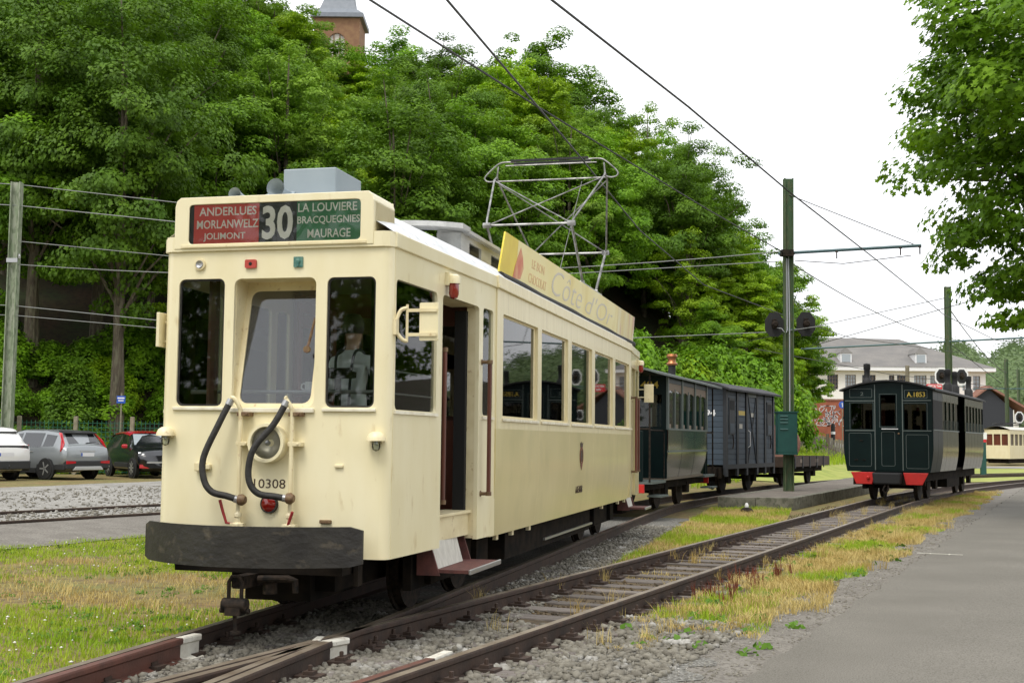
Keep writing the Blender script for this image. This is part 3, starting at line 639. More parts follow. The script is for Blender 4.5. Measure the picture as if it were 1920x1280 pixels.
b = MB(); b.box(-.88, .83, -.042, -.03, 3.235, 3.255); b.build('box_ledge', 'cream_trim', sbo)
for nm, x0, x1, m in (('blind_red', -.775, -.16, 'sign_red'), ('blind_number', -.16, .19, 'sign_black'), ('blind_green', .19, .79, 'sign_green'), ('blind_backing', -.83, -.775, 'sign_black')):
    b = MB(); b.box(x0, x1, -.014, -.006, 3.235, 3.645); b.build(nm, m, sbo)
def ftext(s, x0, x1, z0, z1, m, y, par, off=.012, ex=.002): text('lettering', s, m, par, z1-z0, x1-x0, (((x0+x1)/2, y, (z0+z1)/2), X, Z), ex, off)
zr = lambda k: 3.512-.112*k
for k, (s, a, b_) in enumerate((('ANDERLUES', -.725, -.185), ('MORLANWELZ', -.745, -.165), ('JOLIMONT', -.68, -.285))): ftext(s, a, b_, zr(k), zr(k)+.075, 'sign_text', -.0145, sbo)
for k, (s, a, b_) in enumerate((('LA LOUVIERE', .20, .735), ('BRACQUEGNIES', .195, .762), ('MAURAGE', .29, .68))): ftext(s, a, b_, zr(k)+.006, zr(k)+.081, 'sign_text', -.0145, sbo)
ftext('30', -.13, .155, 3.29, 3.585, 'sign_text', -.0145, sbo, .03)
b = MB(); b.box(-.82, .78, -.024, -.020, 3.26, 3.62); b.build('blind_glass', 'clear_glass', sbo)
# box, horns and hatch on the cab roof
b = MB(); b.box(-.315, .205, .8, 1.45, 3.62, 4.085); b.build('resistor_box', 'grey_sheet', tram, bevel=.01)
for x, z, rr in ((-.18, 3.815, .085), (-.575, 3.775, .06)):
    b = MB(); b.lathe([(rr, 0), (rr*.93, .015), (rr*.6, .08), (rr*.4, .16), (rr*.32, .3)], (x, .34, z), Y, 18, False); b.lathe([(rr*.9, .014), (rr*.5, .09), (.001, .12)], (x, .34, z), Y, 18, False); b.tube([(x, .6, z), (x, .6, 3.55)], .02); b.build('roof_horn', 'grey_sheet', tram, smooth=True, ang=60)
b = MB(); b.box(-.48, -.2, .75, 1.3, 3.6, 3.83); b.hexa([(-.5, .74, 3.83), (-.18, .74, 3.83), (-.18, 1.32, 3.83), (-.5, 1.32, 3.83), (-.42, .8, 3.875), (-.2, .8, 3.875), (-.2, 1.25, 3.875), (-.42, 1.25, 3.875)]); b.build('roof_vent', 'grey_sheet', tram)
# front fittings
def ring(nm, x, z, r0, dpt, m, par=tram, y=0.): 
    b = MB(); b.lathe([(r0, 0), (r0, -dpt*.6), (r0*.97, -dpt), (r0*.82, -dpt), (r0*.78, -dpt*.7)], (x, y, z), Y, 28, False); return b.build(nm, m, par, smooth=True, ang=40)
hl = ring('headlamp', -.005, 1.556, .168, .11, 'cream')
b = MB(); b.lathe([(.135, -.055), (.10, .0), (.03, .03), (.001, .035)], (-.005, -.03, 1.556), Y, 24, False); b.build('reflector', 'reflector', hl, smooth=True)
b = MB(); b.lathe([(.136, 0), (.12, -.012), (.06, -.022), (.001, -.025)], (-.005, -.082, 1.556), Y, 24, False); b.build('lens', 'clear_glass', hl, smooth=True)
b = MB(); b.lathe([(.001, -.03), (.02, -.025), (.024, -.01), (.014, .02)], (-.005, -.05, 1.556), Y, 12, False); b.build('bulb', 'steel', hl)
tl = ring('tail_lamp', .001, 1.045, .078, .03, 'rubber')
b = MB(); b.lathe([(.066, -.015), (.064, -.03), (.045, -.042), (.001, -.048)], (.001, 0, 1.045), Y, 24, False); b.build('red_lens', 'lens_red', tl, smooth=True)
for x, z in ((-.967, 1.60), (.955, 1.575)):
    b = MB(); b.lathe([(.001, .065), (.035, .062), (.062, .045), (.078, .012), (.082, -.012), (.07, -.012), (.05, .02)], (x, -.045, z+.02), Z, 16, False); b.box(x-.045, x+.045, -.035, .002, z-.01, z+.05); h_ = b.build('side_lamp', 'cream_trim', tram, smooth=True, ang=50)
    b = MB(); b.lathe([(.034, 0), (.036, -.06), (.028, -.085), (.001, -.098)], (x, -.045, z+.02), Z, 14, False); b.build('lamp_glass', 'glass', h_, smooth=True)
    b = MB(); b.lathe([(.014, 0), (.017, -.035), (.001, -.05)], (x, -.045, z+.018), Z, 10, False); b.build('bulb', 'steel', h_)
b = MB(); b.lathe([(.052, 0), (.05, -.02), (.036, -.022)], (-.708, 0, 3.09), Y, 20, False); cp_ = b.build('front_socket', 'cream_trim', tram, smooth=True)
b = MB(); b.lathe([(.036, -.018), (.03, -.028), (.012, -.02), (.001, -.02)], (-.708, 0, 3.09), Y, 18, False); b.build('socket_contact', 'steel', cp_)
b = MB(); b.panel(rrect(-.28, -.176, 3.048, 3.122, .012), [], lambda u, v, d: (u, -.02+d, v), .022); rp_ = b.build('red_plate', 'plate_red', tram)
b = MB(); b.lathe([(.016, -.001), (.012, -.003), (.001, -.003)], (-.228, -.0205, 3.085), Y, 10); b.build('plate_hole', 'dark', rp_)
b = MB(); b.panel(rrect(.168, .252, 3.046, 3.136, .006), [], lambda u, v, d: (u, -.014+d, v), .016); gp_ = b.build('green_plate', 'plate_green', tram)
b = MB(); b.lathe([(.001, -.014), (.02, -.01), (.022, 0)], (.21, -.014, 3.10), Y, 12, False); b.box(.2, .22, -.026, -.012, 3.055, 3.10); b.build('plate_keyhole', 'plate_green', gp_)
b = MB(); b.box(-.685, -.59, -.055, .002, 1.31, 1.385); b.box(-.60, -.545, -.04, 0, 1.325, 1.37); b.build('front_junction', 'cream_trim', tram, bevel=.008)
b = MB(); b.box(.58, .655, -.02, .002, 1.355, 1.385); b.build('front_hook', 'cream_trim', tram, bevel=.008)
b = MB(); b.box(.46, .56, -.03, .002, .895, .925); b.build('front_bracket', 'brass_rust', tram, bevel=.006)
def smooth_path(p, n=6):
    p = [Vector(q) for q in p]; o = []
    for i in range(len(p)-1):
        a, b_, c_, d_ = p[max(i-1, 0)], p[i], p[i+1], p[min(i+2, len(p)-1)]
        for k in range(n):
            t = k/n; o.append(.5*((2*b_)+(c_-a)*t+(2*a-5*b_+4*c_-d_)*t*t+(3*b_-a-3*c_+d_)*t**3))
    return o+[p[-1]]
for px, hose, lev in ((-.255, [(-.345, -.09, 1.90), (-.42, -.14, 1.71), (-.525, -.19, 1.43), (-.51, -.20, 1.245), (-.44, -.19, 1.145), (-.32, -.15, 1.11), (-.235, -.12, 1.08)], [(-.405, -.11, 1.075), (-.375, -.11, .98), (-.345, -.10, .885), (-.29, -.08, .875)]),
                      (.215, [(.165, -.09, 1.89), (.08, -.14, 1.71), (-.055, -.20, 1.525), (-.10, -.21, 1.37), (-.09, -.21, 1.23), (-.02, -.19, 1.14), (.112, -.15, 1.115), (.20, -.12, 1.10)], [(.26, -.12, .99), (.235, -.11, .93), (.21, -.10, .87), (.19, -.08, .87)])):
    b = MB(); b.tube(smooth_path([(px, -.07, .84), (px, -.07, 1.4), (px, -.07, 1.78), (px-.01, -.08, 1.86), (px-.05, -.09, 1.925), (hose[0][0]+.01, -.09, 1.935)], 5), .019, 10); pi = b.build('brake_pipe', 'cream_trim', tram, smooth=True)
    b = MB(); b.tube(smooth_path(hose, 8), .028, 12); b.build('air_hose', 'rubber', tram, smooth=True)
    for q, q2 in ((hose[0], hose[1]), (hose[-1], hose[-2])):
        d = (Vector(q)-Vector(q2)).normalized(); b = MB(); b.tube([Vector(q)-d*.03, Vector(q)+d*.02], .032, 12); b.build('hose_clamp', 'steel', pi)
    b = MB(); b.lathe([(.026, -.03), (.045, -.02), (.05, .01), (.03, .04)], (hose[-1][0]+.03, -.12, hose[-1][2]), X, 12); b.tube([(px, -.07, hose[-1][2]), (hose[-1][0], -.12, hose[-1][2])], .022); b.build('hose_coupling', 'brass_rust', pi, smooth=True, ang=50)
    b = MB(); b.lathe([(.03, 0), (.045, .01), (.045, .05), (.028, .06), (.028, .1), (.036, .105), (.036, .13), (.024, .15)], (px, -.07, .83), Z, 10); b.box(px-.06, px+.06, -.10, -.04, .845, .885); b.build('cock', 'cream_trim', pi, bevel=.004)
    b = MB(); b.tube(lev, [.014, .013, .012, .010], 8); b.build('red_lever', 'lever_red', pi, smooth=True)
    for z in (1.80, 1.55):
        b = MB(); b.box(px-.03, px+.085, -.085, .002, z-.02, z+.015); b.lathe([(.012, 0), (.012, .012)], (px+.06, -.085, z), (0, -1, 0), 6); b.build('pipe_clamp', 'cream_trim' if z < 1.7 else 'brass_rust', pi, bevel=.004)
ftext('10308', -.150, .138, 1.176, 1.253, 'number_brown', 0., tram, .002)
# bumper, coupler
b = MB()
def bmpf(u, v, d=0.):
    x = -1.035+u*1.98; q2 = (x/1.02)**2; y = -.74+.52*q2; ce = max(0, abs(x+.045)-.935)/.055; return (x, y+d, .575+.03*ce**2*.8+v*(.32-.055*ce**2)+.010*(1-q2))
b.grid(lambda u, v: bmpf(u, v), 24, 1); b.grid(lambda u, v: bmpf(u, v, .03), 24, 1)
for v0 in (0, 1): b.grid(lambda u, v: bmpf(u, v0, v*.03), 24, 1)
for u0 in (0, 1): b.grid(lambda u, v: bmpf(u0, v, u*.03), 1, 1)
bo = b.build('bumper', 'black_bumper', tram, smooth=True, ang=40)
b = MB(); b.box(-.86, .80, -.2, .05, .6, .84); b.box(-.7, .78, -.3, -.05, .50, .60); b.box(.80, .84, -.1, .0, .40, .60); b.build('headstock', 'underframe', bo)
b = MB(); b.box(-.05, .05, -.55, .1, .40, .50); b.tube([(-.055, -.60, .30), (-.055, -.60, .46), (-.03, -.60, .50), (.03, -.60, .50), (.055, -.60, .46), (.055, -.60, .30)], .017, 8)
b.lathe([(.03, -.11), (.055, -.10), (.055, .10), (.03, .11)], (0, -.60, .28), X, 10); b.lathe([(.022, -.125), (.022, .125)], (0, -.60, .235), X, 8); b.box(-.065, .065, -.65, -.55, .20, .30)
b.tube([(0, -.60, .2), (.01, -.60, .08)], [.017, .015]); b.lathe([(.015, 0), (.045, .01), (.045, .03)], (.012, -.60, .045), Z, 8)
b.build('coupler', 'black_iron', tram, smooth=True, ang=40)
b = MB(); b.tube([(.08, -.35, .46), (.34, -.35, .47), (.40, -.35, .455), (.405, -.35, .36)], [.03, .03, .028, .024], 10); b.lathe([(.06, 0), (.06, .13)], (.16, -.3, .34), Z, 10); b.build('air_pipe_end', 'black_iron', tram, smooth=True)
# mirrors
b = MB(); b.panel(rrect(1.245, 1.41, 2.425, 2.745, .012), [], lambda u, v, d: (u, .16+d, v), .022); mo = b.build('wing_mirror', 'cream', tram, bevel=.004)
b = MB()
for z in (2.68, 2.475): b.bar((1.14, .15, z), (1.40, .15, z), .012, .028)
arc = [(1.14, .15, 2.70), (1.09, .13, 2.68), (1.06, .11, 2.60), (1.055, .10, 2.54), (1.07, .11, 2.48), (1.11, .13, 2.43), (1.14, .15, 2.42)]
b.tube(smooth_path(arc, 4), .017, 8); b.box(1.04, 1.075, .06, .13, 2.47, 2.60); b.tube([(1.14, .15, 2.41), (1.14, .15, 2.73)], .012); b.build('mirror_bracket', 'cream_trim', mo)
b = MB(); b.box(-1.105, -1.075, -.02, .16, 2.38, 2.68); b.tube([(-1.05, .1, 2.6), (-1.1, .08, 2.6)], .012); b.tube([(-1.05, .1, 2.43), (-1.1, .08, 2.43)], .012); b.build('wing_mirror', 'cream', tram, bevel=.006)
b = MB(); b.box(1.18, 1.36, TE-.2, TE-.17, 2.35, 2.70); b.tube([(1.05, TE-.15, 2.6), (1.2, TE-.18, 2.6)], .012); b.tube([(1.05, TE-.15, 2.45), (1.2, TE-.18, 2.45)], .012); b.build('wing_mirror', 'cream_trim', tram, bevel=.006)
# red lamps over the doors
for y in (1.37, TE-.40):
    xx = hwid(y)
    b = MB(); b.box(xx-.005, xx+.04, y-.05, y+.05, 3.04, 3.16); b.lathe([(.06, 0), (.062, .04), (.055, .075), (.03, .09), (.001, .09)], (xx+.07, y, 3.055), Z, 14, False); b.box(xx, xx+.08, y-.045, y+.045, 3.06, 3.10); lo = b.build('door_lamp', 'cream', tram, smooth=True, ang=45)
    b = MB(); b.lathe([(.047, 0), (.048, -.10), (.035, -.135), (.001, -.15)], (xx+.07, y, 3.058), Z, 14, False); b.build('red_dome', 'lens_red', lo, smooth=True)
# hand rails
def handrail(y, x, z0, z1, r_=.022, inset_=0.):
    b = MB(); b.tube([(x, y, z0), (x, y, z1)], r_, 10); o = b.build('handrail', 'mahogany', tram, smooth=True)
    for z in (z0+.02, z1-.02):
        b = MB(); b.tube([(x, y, z), (x-.09, y, z)], .018, 8); b.lathe([(.035, 0), (.03, .02)], (x-.10, y, z), X, 10); b.lathe([(.03, -.02), (.03, .02)], (x, y, z), Z, 10); b.build('handrail_bracket', 'brass_rust', o)
handrail(2.47, hwid(2.47)+.085, 1.04, 2.41); handrail(1.40, hwid(1.4)-.02, 1.0, 2.46)
handrail(TE-1.68, hwid(TE-1.68)+.085, 1.04, 2.41); handrail(TE-.80, hwid(TE-.8)+.06, 1.04, 2.41)
# steps
for ys, SL in ((1.26, 1.1), (TE-1.62, .75)):
    b = MB(); b.box(1.02, 1.40, ys, ys+SL, .385, .415); so = b.build('step_board', 'step_red', tram)
    b = MB(); b.box(1.39, 1.412, ys-.005, ys+SL+.005, .375, .422); b.build('step_edge', 'steel', so, bevel=.006)
    b = MB(); b.hexa([(1.05, ys+.02, .418), (1.09, ys+.02, .418), (1.09, ys+SL*.77, .418), (1.05, ys+SL*.77, .418), (1.00, ys-.02, .66), (1.03, ys-.02, .66), (1.03, ys+SL*.745, .66), (1.00, ys+SL*.745, .66)]); b.build('step_riser', 'white_board', so)
    for yy in (ys-.02, ys+SL-.03):
        b = MB(); b.hexa([(.9, yy, .36), (1.12, yy, .36), (1.12, yy+.025, .36), (.9, yy+.025, .36), (.9, yy, .64), (1.03, yy, .64), (1.03, yy+.025, .64), (.9, yy+.025, .64)]); b.build('step_bracket', 'step_red', so)
# under the floor
b = MB(); b.box(-.95, .95, .12, TE-.1, .60, .78); b.box(-.48, .48, .3, TE-.3, .30, .6); b.box(-.98, .98, 4.2, 9.5, .24, .6); b.box(-.98, .98, 12.8, TE-.2, .3, .6); b.box(-.3, .3, .2, 1.2, .22, .5); b.build('underframe', 'underframe', tram)  # underframe, with deep boxes added to block light below the floor
for k, y in enumerate((3.35, 4.05, 4.9, 10.0, 11.6, 12.3)):
    b = MB(); b.box(1.06, 1.10, y, y+.09, .53, .60); b.build('skirt_bracket', 'cream_trim', tram)
for yb in (2.55, 11.2):
    for sx in (-1, 1):
        b = MB(); b.box(*sorted((sx*.78, sx*.86)), yb-1.35, yb+1.35, .22, .58)  # bogie side, its outer plate added to cover and darken the wheels
        for ya in (-.8, .8): b.box(*sorted((sx*.74, sx*.92)), yb+ya-.14, yb+ya+.14, .24, .54)
        b.build('bogie_frame', 'underframe', tram)
        for ya in (-.8, .8):
            b = MB(); b.lathe([(.40, -.05), (.40, .03), (.435, .035), (.435, .06), (.2, .06)], (sx*HG, yb+ya, .40), (-sx, 0, 0), 28); b.build('wheel', 'black_iron', tram, smooth=True, ang=40)
    for ya in (-.8, .8): b = MB(); b.tube([(-.6, yb+ya, .40), (.6, yb+ya, .40)], .06); b.build('axle', 'underframe', tram)
b = MB(); b.bar((1.0, 6.2, .33), (1.0, 9.6, .33), .03, .03); b.build('brake_rod', 'steel', tram)
# inside
b = MB(); b.box(-1.0, 1.0, .1, TE-.1, .84, .868); b.build('floor', 'interior_dark', tram)
b = MB(); b.box(-.98, .98, .6, TE-.1, 3.16, 3.20); b.box(-.9, .9, .3, .6, 3.12, 3.16); b.build('ceiling', 'interior_dark', tram)
for yp in (2.88, BE):
    b = MB(); b.panel([(-1.1, .87), (1.1, .87), (1.1, 3.16), (-1.1, 3.16)], [[(-.38, .9), (.38, .9), (.38, 2.9), (-.38, 2.9)], [(.5, 1.8), (1.0, 1.8), (1.0, 2.8), (.5, 2.8)], [(-1.0, 1.8), (-.5, 1.8), (-.5, 2.8), (-1.0, 2.8)]], lambda u, v, d: (u, yp+d, v), .04); b.build('partition', 'mahogany', tram)
for sx in (-1, 1):
    for y in np.arange(3.6, 11.8, 1.65):
        if sx > 0 and y > 11: continue
        b = MB(); b.box(*sorted((sx*.45, sx*1.05)), y, y+.45, 1.25, 1.32); b.box(*sorted((sx*.45, sx*1.05)), y-.05, y, 1.25, 1.86); b.box(*sorted((sx*.5, sx*1.0)), y+.1, y+.35, .87, 1.25); b.build('bench_seat', 'mahogany', tram, bevel=.01)
b = MB(); b.box(.28, .93, .16, .52, .87, 1.72); b.hexa([(.28, .13, 1.72), (.93, .13, 1.72), (.93, .56, 1.72), (.28, .56, 1.72), (.3, .16, 1.80), (.93, .16, 1.80), (.93, .5, 1.84), (.3, .5, 1.84)]); b.build('driving_desk', 'mahogany', tram)
b = MB(); b.lathe([(.03, 0), (.03, .32), (.16, .33), (.16, .38)], (.42, .42, 1.8), Z, 14); b.tube([(.3, .42, 2.2), (.55, .42, 2.2)], .015); b.build('controller', 'black_iron', tram)
for z, x0, x1 in ((2.0, -.93, .93),): 
    b = MB(); b.tube([(x0, .32, z), (x1, .32, z)], .017, 8); b.build('guard_bar', 'steel', tram)
b = MB(); b.tube([(-.72, .30, .88), (-.72, .30, 3.1)], .05, 8); b.build('post', 'mahogany', tram)
for xx in (.62,): b = MB(); b.tube([(xx, .75, .88), (xx, .75, 3.1)], .028, 8); b.build('post', 'dark', tram)
for z in (2.17, 1.98):
    b = MB(); b.tube([(1.02, .2, z), (1.06, 1.1, z)], .011, 6); b.build('window_bar', 'steel', tram)
b = MB(); b.box(.96, 1.0, .15, .36, 1.85, 2.94); b.build('cab_pillar', 'interior_cream', tram)
b = MB(); b.box(.94, 1.0, 1.06, 1.14, 1.85, 2.94); b.build('cab_post', 'mahogany', tram)
b = MB(); b.panel([(1.25, .9), (2.2, .9), (2.2, 2.9), (1.25, 2.9)], [[(1.32, 1.8), (2.12, 1.8), (2.12, 2.8), (1.32, 2.8)]], lambda u, v, d: (-.35+d, u, v), .03); b.build('cab_screen', 'mahogany', tram)
b = MB(); b.box(-.33, -.3, 1.3, 2.1, .9, 1.7); b.build('cab_locker', 'mahogany', tram)
for z in (2.05, 1.78): b = MB(); b.tube([(.4, 1.3, z), (.4, 2.3, z)], .016); b.build('grab_bar', 'steel', tram)
b = MB(); b.panel(rrect(.05, .30, 1.965, 2.0, .006), [], lambda u, v, d: (u, .36+d, v), .05); b.build('desk_ledge', 'mahogany', tram)
# emblem and fleet number on the side
em = empty('emblem', (BX+.003, 7.71, 1.39)); em.parent = tram
def disc(pts, m, nm, dx=0.): b = MB(); b.panel(pts, [], lambda u, v, d: (dx+d, u, v), .003); b.build(nm, m, em)
el = lambda a, b_, cy=0, cz=0, n=20: [(cy+a*math.cos(i*2*math.pi/n), cz+b_*math.sin(i*2*math.pi/n)) for i in range(n)]
b = MB(); b.panel(el(.13, .13), [el(.09, .095)], lambda u, v, d: (d, u, v), .004); b.build('ring', 'crest', em)
disc(el(.055, .085), 'number_brown', 'monogram'); disc([(-.08, .12), (.08, .12), (.11, .19), (.05, .165), (0, .20), (-.05, .165), (-.11, .19)], 'number_brown', 'crown'); disc([(-.07, -.12), (.07, -.12), (.0, -.2)], 'crest', 'pendant')
text('lettering', '10308', 'number_brown', tram, .10, .46, ((BX-.024, 7.65, .925), Y, Z), .010, -.012)
# advertising board
ad = empty('advert_board', (1.0, 3.72, 3.47)); ad.parent = tram; ad.rotation_euler = (0, R(4), 0)
AL = 10.2
b = MB(); b.hexa([(-.02, .0, 0), (-.02, .78, 0), (.0, .78, 0), (0, 0, 0), (-.02, .16, .5), (-.02, .78, .5), (0, .78, .5), (0, .16, .5)]); b.build('yellow_panel', 'ad_yellow', ad)
b = MB(); b.box(-.02, .0, .782, 8.2, 0, .5); b.build('pale_panel', 'ad_pale', ad)
b = MB(); b.box(-.02, .0, 8.202, AL, 0, .5); b.build('worn_panel', 'ad_worn', ad)
b = MB(); b.panel([(.62, .02), (1.0, .06), (1.12, .2), (1.05, .33), (.92, .43), (.80, .30), (.70, .18)], [], lambda u, v, d: (.001+d, u, v), .002); b.build('faded_red_paint', 'ad_red', ad)
for k in range(7): b = MB(); b.box(-.06, -.02, .4+k*1.55, .45+k*1.55, -.02, .45); b.build('board_batten', 'roof_board', ad)
def atext(s, y0, y1, z0, z1, m, sh=0., off=0.): text('lettering', s, m, ad, z1-z0, y1-y0, ((.001, (y0+y1)/2, (z0+z1)/2), Y, Z), .002, off, sh)
atext('LE BON', 1.55, 2.25, .27, .38, 'ad_pink'); atext('CHOCOLAT', 1.42, 2.42, .08, .20, 'ad_pink')
atext('C\u00f4te', 2.75, 4.9, .09, .44, 'ad_lilac', .35, -.012); atext("d'Or", 5.2, 7.7, .09, .40, 'ad_lilac', .35, -.012)
b = MB(); b.tube([(1.06, 3.55+k*1.0, 3.415+.008*math.sin(k*2.1)) for k in range(11)], .055, 10); b.build('rolled_cover', 'coach_roof', tram, smooth=True)
# pantograph
pg = empty('pantograph', (0, 11.0, 4.05)); pg.parent = tram
def pt(nm, pts, r_=.022): b = MB(); b.tube(pts, r_*.74, 8); return b.build(nm, 'panto', pg, smooth=True)
zk, zu, zb = .98, 2.03, .16
for sx in (-1, 1):
    for sy in (-1, 1):
        pt('lower_arm', [(sx*.69, sy*.62, zb), (sx*.69, sy*1.6, zk)], .030)
        pt('upper_arm', [(sx*.69, sy*1.6, zk), (sx*.72, sy*1.5, zk+.10), (sx*.96, sy*.15, zu)], .022)
        b = MB(); b.lathe([(.045, -.06), (.045, .06)], (sx*.69, sy*1.6, zk), X, 10); b.build('knee_joint', 'panto', pg)
    pt('head_post', [(sx*.96, .15, zu), (sx*.95, 0, zu+.08), (sx*.93, 0, zu+.26)], .02); pt('head_post', [(sx*.96, -.15, zu), (sx*.95, 0, zu+.08)], .02)
    pt('base_spring', [(sx*.45, -.5, zb), (sx*.45, .5, zb)], .05)
    pt('horn', smooth_path([(sx*.62, .0, zu+.33), (sx*.86, .0, zu+.33), (sx*.98, .0, zu+.27), (sx*1.16, .0, zu+.10), (sx*1.15, .0, zu+.02), (sx*1.06, .0, zu-.0), (sx*.97, 0, zu+.02)], 4), .017)
for sy in (-1, 1):
    pt('cross_bar', [(-.69, sy*1.6, zk), (.69, sy*1.6, zk)], .024); pt('diagonal', [(-.69, sy*1.58, zk), (.95, sy*.16, zu-.02)], .014); pt('diagonal', [(.69, sy*1.58, zk), (-.95, sy*.16, zu-.02)], .014)
    pt('base_shaft', [(-.72, sy*.62, zb), (.72, sy*.62, zb)], .04)
    b = MB(); b.box(-.68, .68, sy*.12-.025, sy*.12+.025, zu+.31, zu+.345); b.build('contact_strip', 'coach_roof', pg)
pt('top_bar', [(-.96, 0, zu), (.96, 0, zu)], .018); pt('head_bar', [(-.8, 0, zu+.27), (.8, 0, zu+.27)], .015)
pt('pull_cord', [(.55, 0, zu-.05), (.2, -.4, zb)], .008)
b = MB(); b.box(-.75, -.66, -.9, .9, .04, .13); b.box(.66, .75, -.9, .9, .04, .13); b.box(-.7, .7, -.66, -.58, .05, .12); b.box(-.7, .7, .58, .66, .05, .12)
for sx in (-.7, .7):
    for sy in (-.7, .7): b.lathe([(.05, -.1), (.07, -.06), (.05, -.02), (.07, .02), (.04, .05)], (sx, sy, 0), Z, 10)
b.build('base_frame', 'roof_board', pg)

# ------------------------------------------------------------------ the driver
def skin_person(name, joints, edges, loc_, rz):
    me = bpy.data.meshes.new(name); me.from_pydata([j[0] for j in joints], edges, []); o = bpy.data.objects.new(name, me); COL.objects.link(o)
    sk = o.modifiers.new('skin', 'SKIN'); sk.use_smooth_shade = True; sk.branch_smoothing = .5
    for i, j in enumerate(joints): me.skin_vertices[0].data[i].radius = (j[1], j[2] if len(j) > 2 else j[1])
    me.skin_vertices[0].data[0].use_root = True
    o.modifiers.new('sub', 'SUBSURF').levels = 2
    dg = bpy.context.evaluated_depsgraph_get(); nm = bpy.data.meshes.new_from_object(o.evaluated_get(dg)); bpy.data.objects.remove(o); bpy.data.meshes.remove(me)
    p = bpy.data.objects.new(name, nm); COL.objects.link(p); p.location = loc_; p.rotation_euler = (0, 0, rz); return p
J = [((0, 0, .98), .15, .11), ((0, 0, 1.2), .145, .10), ((0, .01, 1.42), .17, .11), ((0, 0, 1.53), .07, .06), ((0, .02, 1.60), .058), ((0, .03, 1.70), .088, .10), ((0, .02, 1.80), .075, .085),
     ((.19, 0, 1.46), .065), ((.27, .06, 1.20), .048), ((.22, .30, 1.10), .036), ((-.19, 0, 1.46), .065), ((-.27, .06, 1.20), .048), ((-.22, .30, 1.10), .036),
     ((.10, 0, .86), .092), ((.11, .02, .48), .062), ((.11, -.02, .10), .045), ((.11, .12, .04), .04), ((-.10, 0, .86), .092), ((-.11, .02, .48), .062), ((-.11, -.02, .10), .045), ((-.11, .12, .04), .04)]
Ed = [(0, 1), (1, 2), (2, 3), (3, 4), (4, 5), (5, 6), (2, 7), (7, 8), (8, 9), (2, 10), (10, 11), (11, 12), (0, 13), (13, 14), (14, 15), (15, 16), (0, 17), (17, 18), (18, 19), (19, 20)]
for sx, b0 in ((1, 9), (-1, 12)):       # palms and five fingers
    w0 = len(J); px = J[b0][0][0]
    J.append(((px*.95, .36, 1.09), .026, .02)); Ed.append((b0, w0))
    for k, (dx, l_) in enumerate(((-.03, .055), (-.012, .068), (.008, .064), (.026, .05))):
        a = len(J); J.append(((px*.95+dx, .40, 1.085), .011)); J.append(((px*.95+dx, .40+l_*.6, 1.07), .0095)); J.append(((px*.95+dx, .40+l_*.8, 1.04), .008)); Ed += [(w0, a), (a, a+1), (a+1, a+2)]
    a = len(J); J.append(((px*.95-sx*.035, .36, 1.075), .011)); J.append(((px*.95-sx*.05, .40, 1.055), .009)); Ed += [(w0, a), (a, a+1)]
tw = lambda x, y: TO+NTv*x+DT*y
pp = tw(.34, .95)
per = skin_person('person', J, Ed, (pp.x, pp.y, .868), -R(14)+R(-12))
for m in ('shirt', 'trousers', 'skin'): per.data.materials.append(MATS[m])
for pl in per.data.polygons:
    c = pl.center; pl.material_index = 1 if c.z < 1.0 and abs(c.x) < .24 and c.y < .2 else (2 if c.z > 1.545 or c.y > .29 else 0)
tag(per, label='person in white shirt and dark braces standing in the tram cab', cat='person')
b = MB(); b.lathe([(.001, .13), (.06, .12), (.095, .07), (.105, .02), (.098, -.03), (.09, -.06)], (0, .015, 1.75), Z, 16, False); b.build('hair', 'hair', per, smooth=True)
b = MB()
for sx in (-1, 1): b.tube(smooth_path([(sx*.06, -.128, 1.0), (sx*.07, -.135, 1.2), (sx*.09, -.13, 1.42), (sx*.095, -.07, 1.53), (sx*.09, .06, 1.52), (sx*.08, .13, 1.4), (sx*.07, .13, 1.1)], 4), .013, 6)
b.build('braces', 'trousers', per, smooth=True)
b = MB()
for sx in (-1, 1): b.lathe([(.012, 0), (.009, .012), (.001, .014)], (sx*.035, .118, 1.74), Y, 8)
b.lathe([(.018, 0), (.012, .02), (.001, .03)], (0, .12, 1.70), Y, 8); b.box(-.03, .03, .112, .122, 1.652, 1.662); b.build('face', 'skin', per)
b = MB(); b.lathe([(.038, 0), (.042, .09), (.036, .09), (.033, .01)], (0, 0, 0), Z, 14); b.tube(smooth_path([(-.04, 0, .075), (-.07, 0, .07), (-.075, 0, .035), (-.04, 0, .018)], 4), .007, 6)
mg = b.build('mug', 'mug', None, smooth=True, ang=50); mp_ = tw(.17, .385); mg.location = (mp_.x, mp_.y, 2.0); mg.rotation_euler = (0, 0, -R(14)); tag(mg, label='white mug on the desk behind the tram windscreen', cat='mug')
# ------------------------------------------------------------------ wagons
def wheelset(par, ys, hw=HG, r_=.42, nm='wheel'):
    for y in ys:
        for sx in (-1, 1):
            b = MB(); b.lathe([(r_, -.05), (r_, .03), (r_+.03, .035), (r_+.03, .06), (.2, .06)], (sx*hw, y, r_), (-sx, 0, 0), 24); b.build(nm, 'black_iron', par, smooth=True, ang=40)
            b = MB(); b.box(*sorted((sx*.80, sx*.92)), y-.16, y+.16, .30, .58); b.bar((sx*.86, y-.55, .62), (sx*.86, y+.55, .62), .05, .07); b.bar((sx*.86, y-.42, .54), (sx*.86, y+.42, .54), .05, .05); b.build('axle_box', 'underframe', par)
        b = MB(); b.tube([(-.6, y, r_), (.6, y, r_)], .06); b.build('axle', 'underframe', par)
def tumble(z, hw, z0, z1, k): return hw-k*max(0, (z1-z)/(z1-z0))**2
